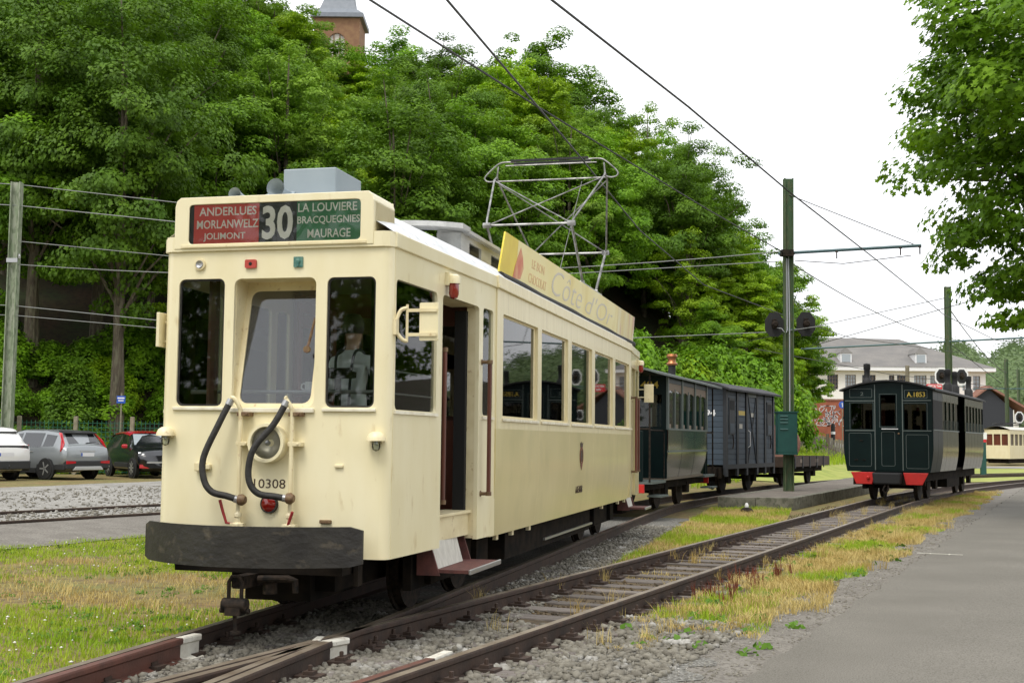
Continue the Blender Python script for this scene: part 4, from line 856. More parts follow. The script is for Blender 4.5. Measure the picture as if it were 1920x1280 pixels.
# green open-platform coach behind the tram
oc = empty('balcony_coach', (3.33, 31.95, 0), -R(19.3), label='small dark green open platform coach coupled directly behind the cream tram', cat='rail coach')
h = 1.2; yb = 2.45
for sx in (-1, 1):
    b = MB(); b.grid(lambda u, v: (sx*tumble(.74+v*1.15, h, .74, 1.6, .11), -yb+u*2*yb, .74+v*1.15), 3, 10); b.build('lower_side', 'coach_side', oc, smooth=True)
    for k in range(4):
        yy = -yb+k*2*yb/3; b = MB(); b.box(*sorted((sx*(h-.03), sx*(h+.02))), yy-.05, yy+.05, 1.89, 3.12); b.build('side_pillar', 'pole_green' if False else 'coach_line', oc)
        b = MB(); b.grid(lambda u, v: (sx*(tumble(.76+v*1.1, h, .74, 1.6, .11)+.008), yy-.012+u*.024, .76+v*1.1), 1, 8); b.build('panel_strip', 'dark', oc)
    for z in (1.90, 1.38): b = MB(); b.box(*sorted((sx*(h-.02), sx*(h+.028))), -yb-.02, yb+.02, z-.022, z+.022); b.build('moulding', 'coach_line', oc)
    b = MB(); b.box(*sorted((sx*(h-.03), sx*h)), -yb, yb, 2.98, 3.14); b.build('top_rail', 'coach_green', oc)
    for k in range(3):
        y0, y1 = -yb+k*2*yb/3+.05, -yb+(k+1)*2*yb/3-.05; ym = (y0+y1)/2
        b = MB(); b.box(*sorted((sx*(h-.03), sx*(h-.024))), y0, y1, 1.92, 2.98); b.build('window_pane', 'clear_glass', oc)
        b = MB(); b.box(*sorted((sx*(h-.03), sx*(h+.005))), ym-.025, ym+.025, 1.92, 2.85); b.build('window_mullion', 'coach_line', oc)
        b = MB(); ol = [(y0, 2.98), (y0, 2.76)]+[(y0+(y1-y0)*i/16, 2.76+.05*abs(math.sin(i*math.pi/8))) for i in range(1, 16)]+[(y1, 2.76), (y1, 2.98)]
        b.panel(ol, [], lambda u, v, d: (sx*(h-.012-d), u, v), .01); b.build('window_valance', 'valance', oc)
        for a in (y0+.02, y0+.48, ym+.06, ym+.52):
            b = MB(); b.grid(lambda u, v: (sx*(h-.10+.02*math.sin(u*19)), a+u*.2, 1.93+v*1.0), 8, 1); b.build('curtain', 'wood_varnish', oc)
        for a in (y0+.05, ym+.1): b = MB(); b.box(*sorted((sx*(h-.08), sx*(h-.02))), a, a+.32, 1.92, 2.02); b.build('window_ledge', 'valance', oc)
for y in (-yb, yb):
    b = MB(); b.panel([(-1.17, .75), (1.17, .75), (1.17, 3.14), (-1.17, 3.14)], [[(-.36, .8), (.36, .8), (.36, 2.65), (-.36, 2.65)], [(.46, 1.95), (1.05, 1.95), (1.05, 2.7), (.46, 2.7)], [(-1.05, 1.95), (-.46, 1.95), (-.46, 2.7), (-1.05, 2.7)]], lambda u, v, d: (u, y+d, v), .05); b.build('end_wall', 'coach_green', oc)
    for q0, q1 in ((.46, 1.05), (-1.05, -.46)): b = MB(); b.box(q0, q1, y+.02, y+.026, 1.95, 2.7); b.build('end_window', 'glass_side', oc)
    b = MB(); b.box(-.36, .36, y+.03, y+.05, .8, 1.95); b.build('end_door', 'buffer_red' if False else 'mahogany', oc)
    sg = -1 if y < 0 else 1; ye = y+sg*1.45
    b = MB(); b.box(-1.15, 1.15, min(y, ye), max(y, ye), .66, .72); pl_ = b.build('end_platform', 'coach_line', oc)
    b = MB(); b.box(-.95, .95, ye-.02, ye+.02, .72, 1.85); b.build('dash_panel', 'coach_green', oc, bevel=.02)
    b = MB(); b.box(-.98, .98, ye-.03, ye+.03, .46, .655); b.build('buffer_beam', 'buffer_red', oc, bevel=.01)
    b = MB()
    for sx in (-1, 1): b.tube([(sx*1.1, ye, .7), (sx*1.1, ye, 3.1)], .022); b.tube([(sx*1.1, y, 1.86), (sx*1.1, ye, 1.86)], .018); b.tube([(sx*1.13, y+sg*.1, .75), (sx*1.13, y+sg*.1, 1.8)], .014)
    b.tube([(-1.1, ye, 1.88), (1.1, ye, 1.88)], .02); b.build('platform_rail', 'black_iron', oc)
    b = MB(); b.tube([(.72, ye+.06*sg, .8), (.80, ye+.07*sg, 1.6)], .012); b.tube([(.5, ye+.06*sg, .9), (.58, ye+.06*sg, 1.3)], .012); b.build('brake_handle', 'steel', oc)
    for sx in (-1, 1): b = MB(); b.box(*sorted((sx*.95, sx*1.28)), min(y, ye)+.4, max(y, ye)-.3, .36, .40); b.build('step_board', 'coach_line', oc)
text('lettering', 'A.1484', 'gold', oc, .17, .85, ((.55, -yb-.0015, 2.93), X, Z), .004, .004)
b = MB()
def orf(u, v): q = v*2-1; return (q*1.33, -4.15+u*8.3, 3.15+.22*(1-q*q))
b.grid(orf, 4, 12); b.grid(lambda u, v: (lambda p: (p[0], p[1], p[2]-.05))(orf(u, v)), 4, 12)
for v0 in (0, 1): b.grid(lambda u, v: (lambda p: (p[0], p[1], p[2]-.05*v))(orf(u, v0)), 4, 1)
for u0 in (0, 1): b.grid(lambda u, v: (lambda p: (p[0], p[1], p[2]-.05*u))(orf(u0, v)), 1, 12)
b.build('roof', 'coach_line', oc, smooth=True, ang=50)
b = MB(); b.lathe([(.10, 0), (.10, .32)], (.45, 1.5, 3.3), Z, 12); b.build('stove_pipe', 'coach_roof', oc)
b = MB(); b.lathe([(.13, .32), (.16, .36), (.10, .42), (.10, .5), (.15, .56), (.13, .62), (.02, .63)], (.45, 1.5, 3.3), Z, 12); b.build('copper_cap', 'copper', oc, smooth=True, ang=50)
b = MB(); b.box(-.9, .9, -3.6, 3.6, .5, .66); b.build('underframe', 'underframe', oc); b = MB(); b.box(-1.1, 1.1, -yb, yb, .70, .76); b.build('floor', 'interior_dark', oc); wheelset(oc, (-1.3, 1.3))

# blue-grey van
vn = empty('goods_van', (6.86, 42.1, 0), -R(26.4), label='blue grey planked goods van with dark frame and sliding door', cat='goods van')
L2, h = 2.85, 1.22; zb0, zt0 = .90, 3.26
b = MB(); b.box(-h+.04, h-.04, -L2+.04, L2-.04, zb0, zt0); b.build('inner_shell', 'van_frame', vn)
NB = 14; bh = (zt0-zb0)/NB
pro = {}
def board(x0, x1, y0, y1, z, mm='van_blue'):
    k = (round(x1-x0, 3), round(y1-y0, 3), mm)
    if k not in pro:
        b = MB(); b.box(-(x1-x0)/2, (x1-x0)/2, -(y1-y0)/2, (y1-y0)/2, .008, bh-.006); pro[k] = b.build('plank', mm, vn); o = pro[k]
    else: o = pro[k].copy(); COL.objects.link(o)
    o.location = ((x0+x1)/2+random.uniform(-.003, .003), (y0+y1)/2, z); return o
bays = [(-2.75, -1.75), (-1.55, -.72), (-.42, .62), (.74, 1.62), (1.78, 2.75)]
for k in range(NB):
    z = zb0+k*bh
    for a, b_ in bays: board(h-.045, h-.012, a, b_, z)
    board(-1.12, -.06, -L2+.012, -L2+.045, z); board(.06, 1.12, -L2+.012, -L2+.045, z)
for y in (-2.82, -1.65, -.57, .68, 1.70, 2.82): b = MB(); b.box(h-.05, h+.02, y-.09, y+.09, .55, zt0+.02); b.build('frame_post', 'van_frame', vn)
for x in (-1.17, 0, 1.17): b = MB(); b.box(x-.06, x+.06, -L2-.01, -L2+.05, .6, zt0); b.build('frame_post', 'van_frame', vn)
b = MB(); b.box(h-.05, h+.025, -2.9, 2.9, .78, .92); b.build('sole_bar', 'van_frame', vn); b = MB(); b.box(h-.04, h+.01, -.42, .62, zt0-.16, zt0+.02); b.build('door_header', 'coach_line', vn)
for a, b_ in (((-.40, zb0+.05), (.60, zt0-.1)), ((.60, zb0+.05), (-.40, zt0-.1))): b = MB(); b.bar((h+.002, a[0], a[1]), (h+.002, b_[0], b_[1]), .05, .02, (1, 0, 0)); b.build('door_brace', 'van_frame', vn)
b = MB(); b.tube([(h, -.40, 1.45), (h+.06, -.36, 1.50), (h+.06, -.36, 1.95), (h, -.40, 2.0)], .014); b.build('door_handle', 'sign_white', vn)
for y in (-2.25, 2.28):
    b = MB(); b.box(h-.015, h+.012, y-.32, y+.32, 1.85, 3.0); wf_ = b.build('shutter_frame', 'van_frame', vn); b = MB(); b.box(h+.0, h+.018, y-.24, y+.24, 2.62, 2.92); b.build('shutter_opening', 'dark', wf_)
    b = MB(); b.box(h+.0, h+.02, y-.24, y+.24, 1.9, 2.2); b.build('shutter_panel', 'van_blue', wf_); b = MB(); b.tube([(h+.03, y, 1.85), (h+.04, y+.05, 1.6), (h+.03, y, 1.42)], .02); b.build('shutter_latch', 'black_iron', wf_)
b = MB(); b.box(h-.012, h-.006, -1.5, -.75, 2.48, 2.62); b.build('yellow_stripe', 'gold', vn); b = MB(); b.box(h-.012, h-.006, -1.4, -1.05, 2.05, 2.2); b.build('stencil_plate', 'stone_pale', vn); b = MB(); b.box(h-.012, h-.006, -.05, .35, 2.45, 2.58); b.build('stencil_plate', 'stone_pale', vn)
text('lettering', '694', 'sign_white', vn, .2, .5, ((.62, -L2+.010, 2.52), X, Z), .004, .02)
b = MB()
def vrf(u, v): q = v*2-1; return (q*1.42, -3.15+u*6.3, 3.27+.30*(1-q*q))
b.grid(vrf, 2, 12); b.grid(lambda u, v: (lambda p: (p[0], p[1], p[2]-.06))(vrf(u, v)), 2, 12)
for v0 in (0, 1): b.grid(lambda u, v: (lambda p: (p[0], p[1], p[2]-.06*v))(vrf(u, v0)), 2, 1)
for u0 in (0, 1): b.grid(lambda u, v: (lambda p: (p[0], p[1], p[2]-.06*u))(vrf(u0, v)), 1, 12)
b.build('roof', 'van_roof', vn, smooth=True, ang=50)
b = MB(); b.panel([(-1.2, zt0)]+[(-1.2+2.4*i/10, zt0+.25*(1-((i-5)/5)**2)) for i in range(11)]+[(1.2, zt0)], [], lambda u, v, d: (u, -L2+.03+d, v), .03); b.build('gable', 'van_frame', vn)
b = MB(); b.box(-1.0, 1.0, -3.2, 3.2, .55, .8); b.box(-1.1, 1.1, -3.0, -2.9, .5, .85); b.build('underframe', 'underframe', vn); wheelset(vn, (-1.5, 1.5))
# low-sided flat wagon
fl_ = empty('flat_wagon', (10.55, 49.5, 0), -R(27.5), label='low sided brown flat wagon behind the green mast', cat='flat wagon')
b = MB(); b.box(-1.15, 1.15, -3.3, 3.3, .78, .84); b.build('deck', 'flat_wood', fl_)
for sx in (-1, 1):
    for k in range(6):
        b = MB(); b.box(*sorted((sx*1.15, sx*1.20)), -3.28+k*1.1, -2.22+k*1.1, .72, 1.10); b.build('drop_side', 'flat_wood', fl_)
        b = MB(); b.box(*sorted((sx*1.2, sx*1.23)), -3.31+k*1.1, -3.23+k*1.1, .66, 1.12); b.build('stanchion', 'van_frame', fl_)
for y in (-3.3, 3.3): b = MB(); b.box(-1.15, 1.15, y-.03, y+.03, .72, 1.1); b.build('end_board', 'flat_wood', fl_)
for y in (1.2, -1.2): b = MB(); b.box(1.201, 1.206, y-.2, y+.15, .86, 1.0); b.build('stencil_plate', 'valance', fl_)
b = MB(); b.box(-.9, .9, -3.2, 3.2, .5, .76); b.build('underframe', 'underframe', fl_); wheelset(fl_, (-1.9, 1.9), r_=.36)
cr = empty('cable_reel', (10.25, 48.9, .84), -R(27.5), label='rusty red cable reel standing on the flat wagon', cat='cable reel')
for y in (-.35, .35): b = MB(); b.lathe([(.72, -.03), (.72, .03), (.5, .03)], (.2, y, .74), Y, 28); b.build('reel_flange', 'tile_red', cr)
b = MB(); b.lathe([(.38, -.35), (.38, .35)], (.2, 0, .74), Y, 20); b.build('reel_drum', 'coach_roof', cr); b = MB(); b.box(-.5, .9, -.45, .45, 0, .06); b.build('reel_cradle', 'flat_wood', cr)

# dark green coach A.1853 on the right
ch = empty('closed_coach', (10.75, 35.85, 0), -R(28.0), label='dark green closed coach numbered A.1853 with red buffer beams', cat='rail coach')
h, L3 = 1.25, 10.2; e0, e1 = .82, 3.14
def cx(z): return h-.10*max(0, (1.5-z)/.7)**1.6
arch = lambda x: e1+.26*(1-(x/h)**2)
zs = [e0+(1.5-e0)*i/6 for i in range(7)]+[2.0, e1]
fo = [(-cx(z), z) for z in reversed(zs)]+[(cx(z), z) for z in zs]+[(h-2*h*i/12, arch(h-2*h*i/12)) for i in range(1, 12)]
wl, wr, wd = (-1.03, -.43, 2.03, 2.76), (.46, 1.06, 2.02, 2.74), (-.19, .22, 2.12, 3.0)
for y, nm in ((0, 'front_end'), (L3, 'rear_end')):
    b = MB(); b.panel(fo, [rrect(*q, .02, 2) for q in (wl, wr, wd)], lambda u, v, d: (u, y+(d if y == 0 else -d), v), .05); en = b.build(nm, 'coach_green', ch)
    for q in (wl, wr, wd):
        b = MB(); b.box(q[0], q[1], y+.03*(1 if y == 0 else -1)-.003, y+.03*(1 if y == 0 else -1)+.003, q[2], q[3]); b.build('end_window_pane', 'dark_glass', en)
        if y == 0: b = MB(); b.panel([(q[0]-.035, q[2]-.03), (q[1]+.035, q[2]-.03), (q[1]+.035, q[3]+.03), (q[0]-.035, q[3]+.03)], [rrect(q[0]-.002, q[1]+.002, q[2]-.002, q[3]+.002, .02, 2)], lambda u, v, d: (u, -.012+d, v), .012); b.build('window_moulding', 'coach_green', en)
        if y == 0: b = MB(); b.panel([(q[0]-.038, q[2]-.033), (q[1]+.038, q[2]-.033), (q[1]+.038, q[3]+.033), (q[0]-.038, q[3]+.033)], [[(q[0]-.03, q[2]-.025), (q[1]+.03, q[2]-.025), (q[1]+.03, q[3]+.025), (q[0]-.03, q[3]+.025)]], lambda u, v, d: (u, -.0145+d, v), .003); b.build('lining', 'coach_line', en)
fe = [o for o in bpy.data.objects if o.parent == ch and o.name.startswith('front_end')][0]
b = MB(); b.panel([(-.34, .86), (.40, .86), (.40, 3.10), (-.34, 3.10)], [rrect(*wd, .02, 2)], lambda u, v, d: (u, -.008+d, v), .009); dr_ = b.build('end_door', 'coach_green', fe)
def lining(x0, x1, z0, z1, par=fe, y=-.004, w_=.010, r_=.05):
    b = MB(); b.panel(rrect(x0, x1, z0, z1, r_, 3), [rrect(x0+w_, x1-w_, z0+w_, z1-w_, r_*.8, 3)], lambda u, v, d: (u, y+d, v), .006); b.build('lining', 'coach_line', par)
lining(-1.10, -.46, .96, 1.92); lining(.50, 1.12, .92, 1.88); lining(-.18, .20, .98, 1.96, dr_, -.012); lining(-1.07, -.43, 2.93, 3.19, r_=.02); lining(.47, 1.10, 2.90, 3.14, r_=.02)
b = MB()
for z in (1.985, 2.84):
    b.box(-1.2, -.345, -.012, .002, z-.012, z+.012); b.box(.405, 1.2, -.012, .002, z-.012, z+.012)
for x in (-.355, .415): b.box(x-.012, x+.012, -.014, .002, .86, 3.3)
b.build('beading', 'coach_line', fe)
b = MB(); b.tube([(-.16, -.06, 2.03), (.30, -.06, 2.03)], .015); b.box(-.16, -.13, -.06, 0, 2.02, 2.04); b.box(.26, .29, -.06, 0, 2.02, 2.04); b.build('door_bar', 'steel', dr_)
b = MB(); b.lathe([(.03, 0), (.03, -.03), (.015, -.06)], (.31, -.008, 1.9), Y, 10); b.build('door_knob', 'brass_rust', dr_)
for x, z in ((-.75, 1.70), (-.9, 1.15), (-.68, 1.15)): b = MB(); b.box(x-.05, x+.05, -.03, .001, z-.01, z+.01); b.build('lamp_iron', 'black_iron', fe)
text('lettering', 'A.1853', 'gold', fe, .135, .50, ((.79, -.0, 3.01), X, Z), .005, .008); text('lettering', '2', 'coach_line', fe, .10, .09, ((-.72, -.0, 3.04), X, Z), .004)
for x in (-.97, .42):
    b = MB(); b.hexa([(x+.08, -.06, .46), (x+.52, -.06, .46), (x+.52, .05, .46), (x+.08, .05, .46), (x-.08 if x < 0 else x, -.06, .80), (x+.62 if x < 0 else x+.70, -.06, .80), (x+.6, .05, .80), (x, .05, .80)]); b.build('buffer_beam', 'buffer_red', ch, bevel=.012)
b = MB(); b.hexa([(-.36, -.28, .47), (.36, -.28, .47), (.38, -.05, .47), (-.38, -.05, .47), (-.40, -.30, .80), (.40, -.30, .80), (.42, -.05, .80), (-.42, -.05, .80)]); b.build('buffer', 'coach_roof', ch, bevel=.04)
b = MB(); b.lathe([(.03, 0), (.05, -.04), (.03, -.06)], (-.55, -.06, .65), Y, 10); b.build('beam_knob', 'buffer_red', ch)
b = MB(); b.tube([(-.05, -.2, .46), (-.1, -.28, .3), (-.02, -.28, .22), (.05, -.25, .32), (.03, -.2, .46)], .025); b.build('coupling_chain', 'black_iron', ch)
bands = [(0, 1.62, 'coach_green'), (1.62, 4.55, 'coach_side'), (5.95, L3, 'coach_side')]
for sx in (-1, 1):
    for a, b_, m in bands:
        npn = max(1, round((b_-a)/.72))
        for k in range(npn):
            y0, y1 = a+(b_-a)*k/npn+.008, a+(b_-a)*(k+1)/npn-.008
            b = MB(); b.grid(lambda u, v: (sx*cx(e0+v*1.18), y0+u*(y1-y0), e0+v*1.18), 1, 8); b.build('side_panel', m, ch, smooth=True)
            b = MB(); b.box(*sorted((sx*(h-.02), sx*h)), y0, y1, 2.86, e1); b.build('cove_panel', m, ch)
            if m == 'coach_side':
                b = MB(); b.box(*sorted((sx*(h-.03), sx*(h-.025))), y0+.05, y1-.05, 2.03, 2.86); b.build('side_window_pane', 'dark_glass', ch)
                b = MB(); b.box(*sorted((sx*(h-.03), sx*(h+.004))), y0-.05, y0+.055, 2.02, 2.87); b.build('window_pillar', 'coach_side', ch)
                for q in (.25, .5, .75): b = MB(); b.tube([(sx*(h+.012), y0+(y1-y0)*q, 2.03), (sx*(h+.012), y0+(y1-y0)*q, 2.32)], .007, 6); b.build('window_bar', 'coach_line', ch)
        if m == 'coach_green': b = MB(); b.box(*sorted((sx*(h-.02), sx*h)), a, b_, 2.0, 2.86); b.build('blank_panel', 'dark', ch)
        b = MB(); b.box(*sorted((sx*(h-.01), sx*(h+.022))), a, b_, 1.995, 2.03); b.build('waist_rail', 'coach_line', ch)
    b = MB(); b.box(*sorted((sx*(h-.35), sx*(h-.30))), 4.5, 6.0, e0, e1); b.build('recessed_door', 'dark', ch)
b = MB()
def crf(u, v): q = v*2-1; return (q*(h+.09), -.12+u*(L3+.24), e1+.02+.27*(1-q*q))
b.grid(crf, 4, 14); b.grid(lambda u, v: (lambda p: (p[0], p[1], p[2]-.045))(crf(u, v)), 4, 14)
for v0 in (0, 1): b.grid(lambda u, v: (lambda p: (p[0], p[1], p[2]-.045*v))(crf(u, v0)), 4, 1)
for u0 in (0, 1): b.grid(lambda u, v: (lambda p: (p[0], p[1], p[2]-.045*u))(crf(u0, v)), 1, 14)
b.build('roof', 'coach_roof', ch, smooth=True, ang=50)
for x, y, s_ in ((-.78, 1.0, .95), (.95, 4.6, 1.15), (.95, 6.0, 1.1), (.95, 9.0, 1.0)):
    b = MB(); b.lathe([(.14, 0), (.14, .32), (.10, .36), (.085, .40), (.085, .62), (.10, .64), (.10, .80), (.02, .82)], (x, y, e1+.02), Z, 12); o = b.build('roof_ventilator', 'coach_roof', ch, smooth=True, ang=50)
b = MB(); b.box(-1.1, 1.1, .06, L3-.06, e0, e0+.06); b.box(-.95, .95, .1, L3-.1, .56, .80); b.box(-1.0, 1.0, .05, .2, .44, .78); b.box(.5, 1.0, 3.8, 6.2, .3, .56); b.build('underframe', 'underframe', ch); wheelset(ch, (1.0, 2.4, 7.8, 9.2), r_=.38)
for k, x in enumerate((-.85, -.55, .55, .92)):
    b = MB(); b.grid(lambda u, v: (x+u*.18, .16+.03*math.sin(u*14), 2.0+v*.9), 8, 1); b.build('curtain', 'curtain', ch)
# ------------------------------------------------------------------ parked cars
def car(name, label, C, head, st, W, paint, roof, details):
    x0, y0 = C; root = empty(name, (x0, y0, zg(x0, y0)+.012), -R(head), label=label, cat='car', group='cars parked on the gravel')
    def ringp(s):
        y, zl, zb, zt, wl, wb, wt = s
        hp = [(0, zl), (wl*.8, zl), (wl, zl+.1), (wb*.995, zl+.28), (wb, (zl+zb)/2+.12), (wb*.985, zb), (wt, zt-.02), (wt*.86, zt+.015), (wt*.45, zt+.035), (0, zt+.04)]
        return [(x, y, z) for x, z in hp]+[(-x, y, z) for x, z in reversed(hp[1:-1])]
    fine = []
    for i in range(len(st)-1):
        for k in range(3):
            t = k/3; fine.append(tuple(a+(b_-a)*t for a, b_ in zip(st[i], st[i+1])))
    fine.append(st[-1]); vs = []; fs = []; mi = []
    for s in fine: vs += ringp(s)
    n = 18
    for i in range(len(fine)-1):
        for j in range(n):
            fs.append((i*n+j, i*n+(j+1) % n, (i+1)*n+(j+1) % n, (i+1)*n+j)); top = j in (6, 7, 8, 9, 10, 11) and min(fine[i][3], fine[i+1][3]) > details.get('roofz', 9)
            mi.append(1 if top else 0)
    fs += [tuple(range(n)), tuple((len(fine)-1)*n+j for j in range(n))]; mi += [0, 0]
    me = bpy.data.meshes.new('body'); me.from_pydata(vs, [], fs); me.materials.append(MATS[paint]); me.materials.append(MATS[roof]); me.polygons.foreach_set('material_index', mi)
    bm = bmesh.new(); bm.from_mesh(me); bmesh.ops.recalc_face_normals(bm, faces=bm.faces); bm.to_mesh(me); bm.free()
    me.polygons.foreach_set('use_smooth', [True]*len(me.polygons)); me.set_sharp_from_angle(angle=R(42))
    bd = bpy.data.objects.new('body', me); COL.objects.link(bd); bd.parent = root
    def at(y):
        for a, b_ in zip(st[:-1], st[1:]):
            if a[0] <= y <= b_[0]: t = (y-a[0])/(b_[0]-a[0]); return [p+(q-p)*t for p, q in zip(a, b_)]
        return st[-1] if y > st[-1][0] else st[0]
    def side_pt(y, v, sx, o=.006):
        s = at(y); return (sx*(s[5]*.985+(s[6]-s[5]*.985)*v+o), y, s[2]+(s[3]-.02-s[2])*v)
    for sx in (-1, 1):
        for (ya, yb_, v0, v1) in details['windows']:
            b = MB(); b.grid(lambda u, v: side_pt(ya+(yb_-ya)*u, v0+(v1-v0)*v, sx), 6, 4); b.build('side_window', 'car_glass', root, smooth=True)
        for yw in details['wheels']:
            s = at(yw); wx = s[5]
            b = MB(); b.lathe([(.41, -.02), (.41, .0), (.30, .004)], (sx*(wx-.005), yw, .35), (sx, 0, 0), 24); b.build('wheel_arch', 'car_plastic', root)
            b = MB(); b.lathe([(.18, -.18), (.32, -.18), (.345, -.15), (.345, -.02), (.325, .012), (.23, .012)], (sx*(wx+.005), yw, .345), (sx, 0, 0), 28); wo = b.build('wheel', 'tyre', root, smooth=True, ang=40)
            b = MB()
            for k in range(details.get('spokes', 5)):
                a = k*2*math.pi/details.get('spokes', 5); c_, s_ = math.cos(a), math.sin(a); xx = sx*(wx+.012)
                b.bar((xx, yw+.03*c_, .345+.03*s_), (xx, yw+.215*c_, .345+.215*s_), .045, .02, (1, 0, 0))
            b.lathe([(.055, -.01), (.05, .012)], (sx*(wx+.005), yw, .345), (sx, 0, 0), 10); b.lathe([(.235, -.005), (.235, .008), (.215, .008), (.215, -.005)], (sx*(wx+.005), yw, .345), (sx, 0, 0), 24, False); b.build('alloy_rim', 'car_silver', wo)
            b = MB(); b.lathe([(.215, -.03), (.001, -.03)], (sx*(wx+.004), yw, .345), (sx, 0, 0), 20, False); b.build('brake_disc', 'dark', wo)
    def patch(nm, pts, m, par=root):
        b = MB(); v = [Vector(p) for p in pts]; nrm = (v[1]-v[0]).cross(v[-1]-v[0]).normalized(); c = sum(v, Vector())/len(v)
        if nrm.dot(c-Vector((0, details.get('mid', 2), .6))) < 0: nrm = -nrm
        k = len(v); b.add([p+nrm*.012 for p in v]+[p-nrm*.02 for p in v], [tuple(range(k)), tuple(range(2*k-1, k-1, -1))]+[(i, (i+1) % k, (i+1) % k+k, i+k) for i in range(k)]); return b.build(nm, m, par)
    details['extra'](root, patch, at)
    return root
SUV = [(-2.22, .36, .78, .90, .70, .84, .78), (-2.18, .34, .86, 1.02, .78, .885, .80), (-2.05, .30, .98, 1.10, .84, .905, .74), (-1.72, .24, 1.0, 1.48, .86, .91, .66), (-1.1, .20, .98, 1.55, .87, .915, .66), (0, .20, .96, 1.56, .87, .915, .66), (.55, .20, .95, 1.47, .87, .91, .65), (1.15, .20, .94, 1.05, .87, .905, .74), (1.8, .22, .86, .97, .86, .895, .72), (2.1, .28, .74, .86, .80, .85, .68), (2.2, .36, .62, .70, .70, .76, .6)]
def suv_rear(silver):
    def ex(root, patch, at):
        patch('rear_window', [(-.62, -2.04, 1.13), (.62, -2.04, 1.13), (.56, -1.76, 1.45), (-.56, -1.76, 1.45)], 'car_glass')
        patch('spoiler', [(-.64, -1.88, 1.47), (.64, -1.88, 1.47), (.6, -1.55, 1.54), (-.6, -1.55, 1.54)], 'car_plastic' if silver else 'car_plastic')
        b = MB(); b.box(-.86, .86, -2.26, -2.02, .34, .60); b.box(-.89, -.80, -2.18, -1.55, .3, .5); b.box(.80, .89, -2.18, -1.55, .3, .5); b.build('rear_bumper', 'car_plastic', root, bevel=.03)
        b = MB(); b.panel(rrect(-.26, .26, .74, .85, .01, 1), [], lambda u, v, d: (u, -2.225+.0+d, v), .012); pl = b.build('number_plate', 'plate_white', root)
        b = MB(); b.box(-.26, -.215, -2.229, -2.222, .745, .845); b.build('plate_band', 'sign_blue', pl)
        if silver:
            b = MB(); b.hexa([(-.62, -2.29, .30), (.62, -2.29, .30), (.6, -2.2, .30), (-.6, -2.2, .30), (-.52, -2.285, .42), (.52, -2.285, .42), (.5, -2.2, .42), (-.5, -2.2, .42)]); b.build('skid_plate', 'car_silver', root, bevel=.015)
            for sx in (-1, 1):
                patch('tail_light', [(sx*.905, -2.02, .88), (sx*.895, -2.08, .98), (sx*.82, -1.95, 1.25), (sx*.685, -1.68, 1.47), (sx*.66, -1.76, 1.47), (sx*.755, -2.0, 1.16)], 'car_light')
                patch('fog_light', [(sx*.5, -2.262, .52), (sx*.86, -2.262, .50), (sx*.86, -2.262, .60), (sx*.5, -2.262, .58)], 'car_light')
            b = MB(); b.box(-.3, .3, -2.23, -2.19, .88, .91); b.build('tailgate_handle', 'car_silver', root)
        else:
            b = MB(); b.box(-.80, .80, -2.215, -2.1, .955, 1.07); b.build('tail_band', 'car_plastic', root, bevel=.01)
            for sx in (-1, 1): patch('tail_light', [(sx*.55, -2.21, .965), (sx*.86, -2.13, .965), (sx*.86, -2.13, 1.10), (sx*.55, -2.2, 1.07)], 'car_light')
            for sx in (-1, 1): b = MB(); b.bar((sx*.6, -1.5, 1.61), (sx*.6, .3, 1.63), .03, .03); b.build('roof_rail', 'car_plastic', root)
            b = MB(); b.tube([(0, -2.2, .36), (0, -2.34, .36), (0, -2.36, .44)], .025); b.lathe([(.001, .03), (.03, .0), (.001, -.03)], (0, -2.36, .45), Z, 10); b.build('tow_ball', 'car_plastic', root)
        b = MB(); b.tube([(.05, -2.06, 1.16), (.5, -2.0, 1.18)], .012); b.build('rear_wiper', 'car_plastic', root)
        for sx in (-1, 1): b = MB(); b.box(*sorted((sx*.93, sx*1.08)), .72, .86, 1.0, 1.14); b.build('door_mirror', 'car_plastic', root, bevel=.03)
        for sx in (-1, 1):
            for y in (-.75, .25): b = MB(); b.box(*sorted((sx*.90, sx*.935)), y, y+.2, .86, .89); b.build('door_handle', 'car_silver', root)
            b = MB(); b.box(*sorted((sx*.86, sx*.925)), -.9, 1.0, .2, .36); b.build('sill_trim', 'car_plastic', root, bevel=.01)
    return ex
wins = [(-1.62, -1.15, .12, .82), (-1.05, -.12, .08, .88), (-.02, .75, .08, .86)]
car('parked_car', 'grey estate car with tall red boomerang tail lights', (-15.42, 41.27), -60, SUV, 1.83, 'car_grey', 'car_grey', dict(windows=wins, wheels=(-1.33, 1.38), spokes=5, mid=0, extra=suv_rear(True)))
SUV2 = [(a, b, c*1.03, d*1.06, e, f, g*1.04) for a, b, c, d, e, f, g in SUV]
car('parked_car', 'white car with black tail band at the left edge of the photo', (-17.24, 39.37), -60, SUV2, 1.84, 'car_white', 'car_white', dict(windows=wins, wheels=(-1.33, 1.38), spokes=5, mid=0, extra=suv_rear(False)))
HB_ = [(-1.98, .36, .72, .88, .66, .78, .70), (-1.92, .30, .86, 1.05, .76, .84, .72), (-1.7, .24, .95, 1.38, .80, .86, .62), (-1.2, .2, .94, 1.50, .82, .87, .62), (-.3, .2, .92, 1.53, .82, .875, .63), (.35, .2, .92, 1.47, .82, .87, .62), (1.05, .2, .95, 1.06, .82, .87, .74), (1.5, .22, .90, .98, .81, .865, .72), (1.85, .26, .78, .88, .76, .83, .66), (2.0, .34, .66, .72, .62, .7, .55)]
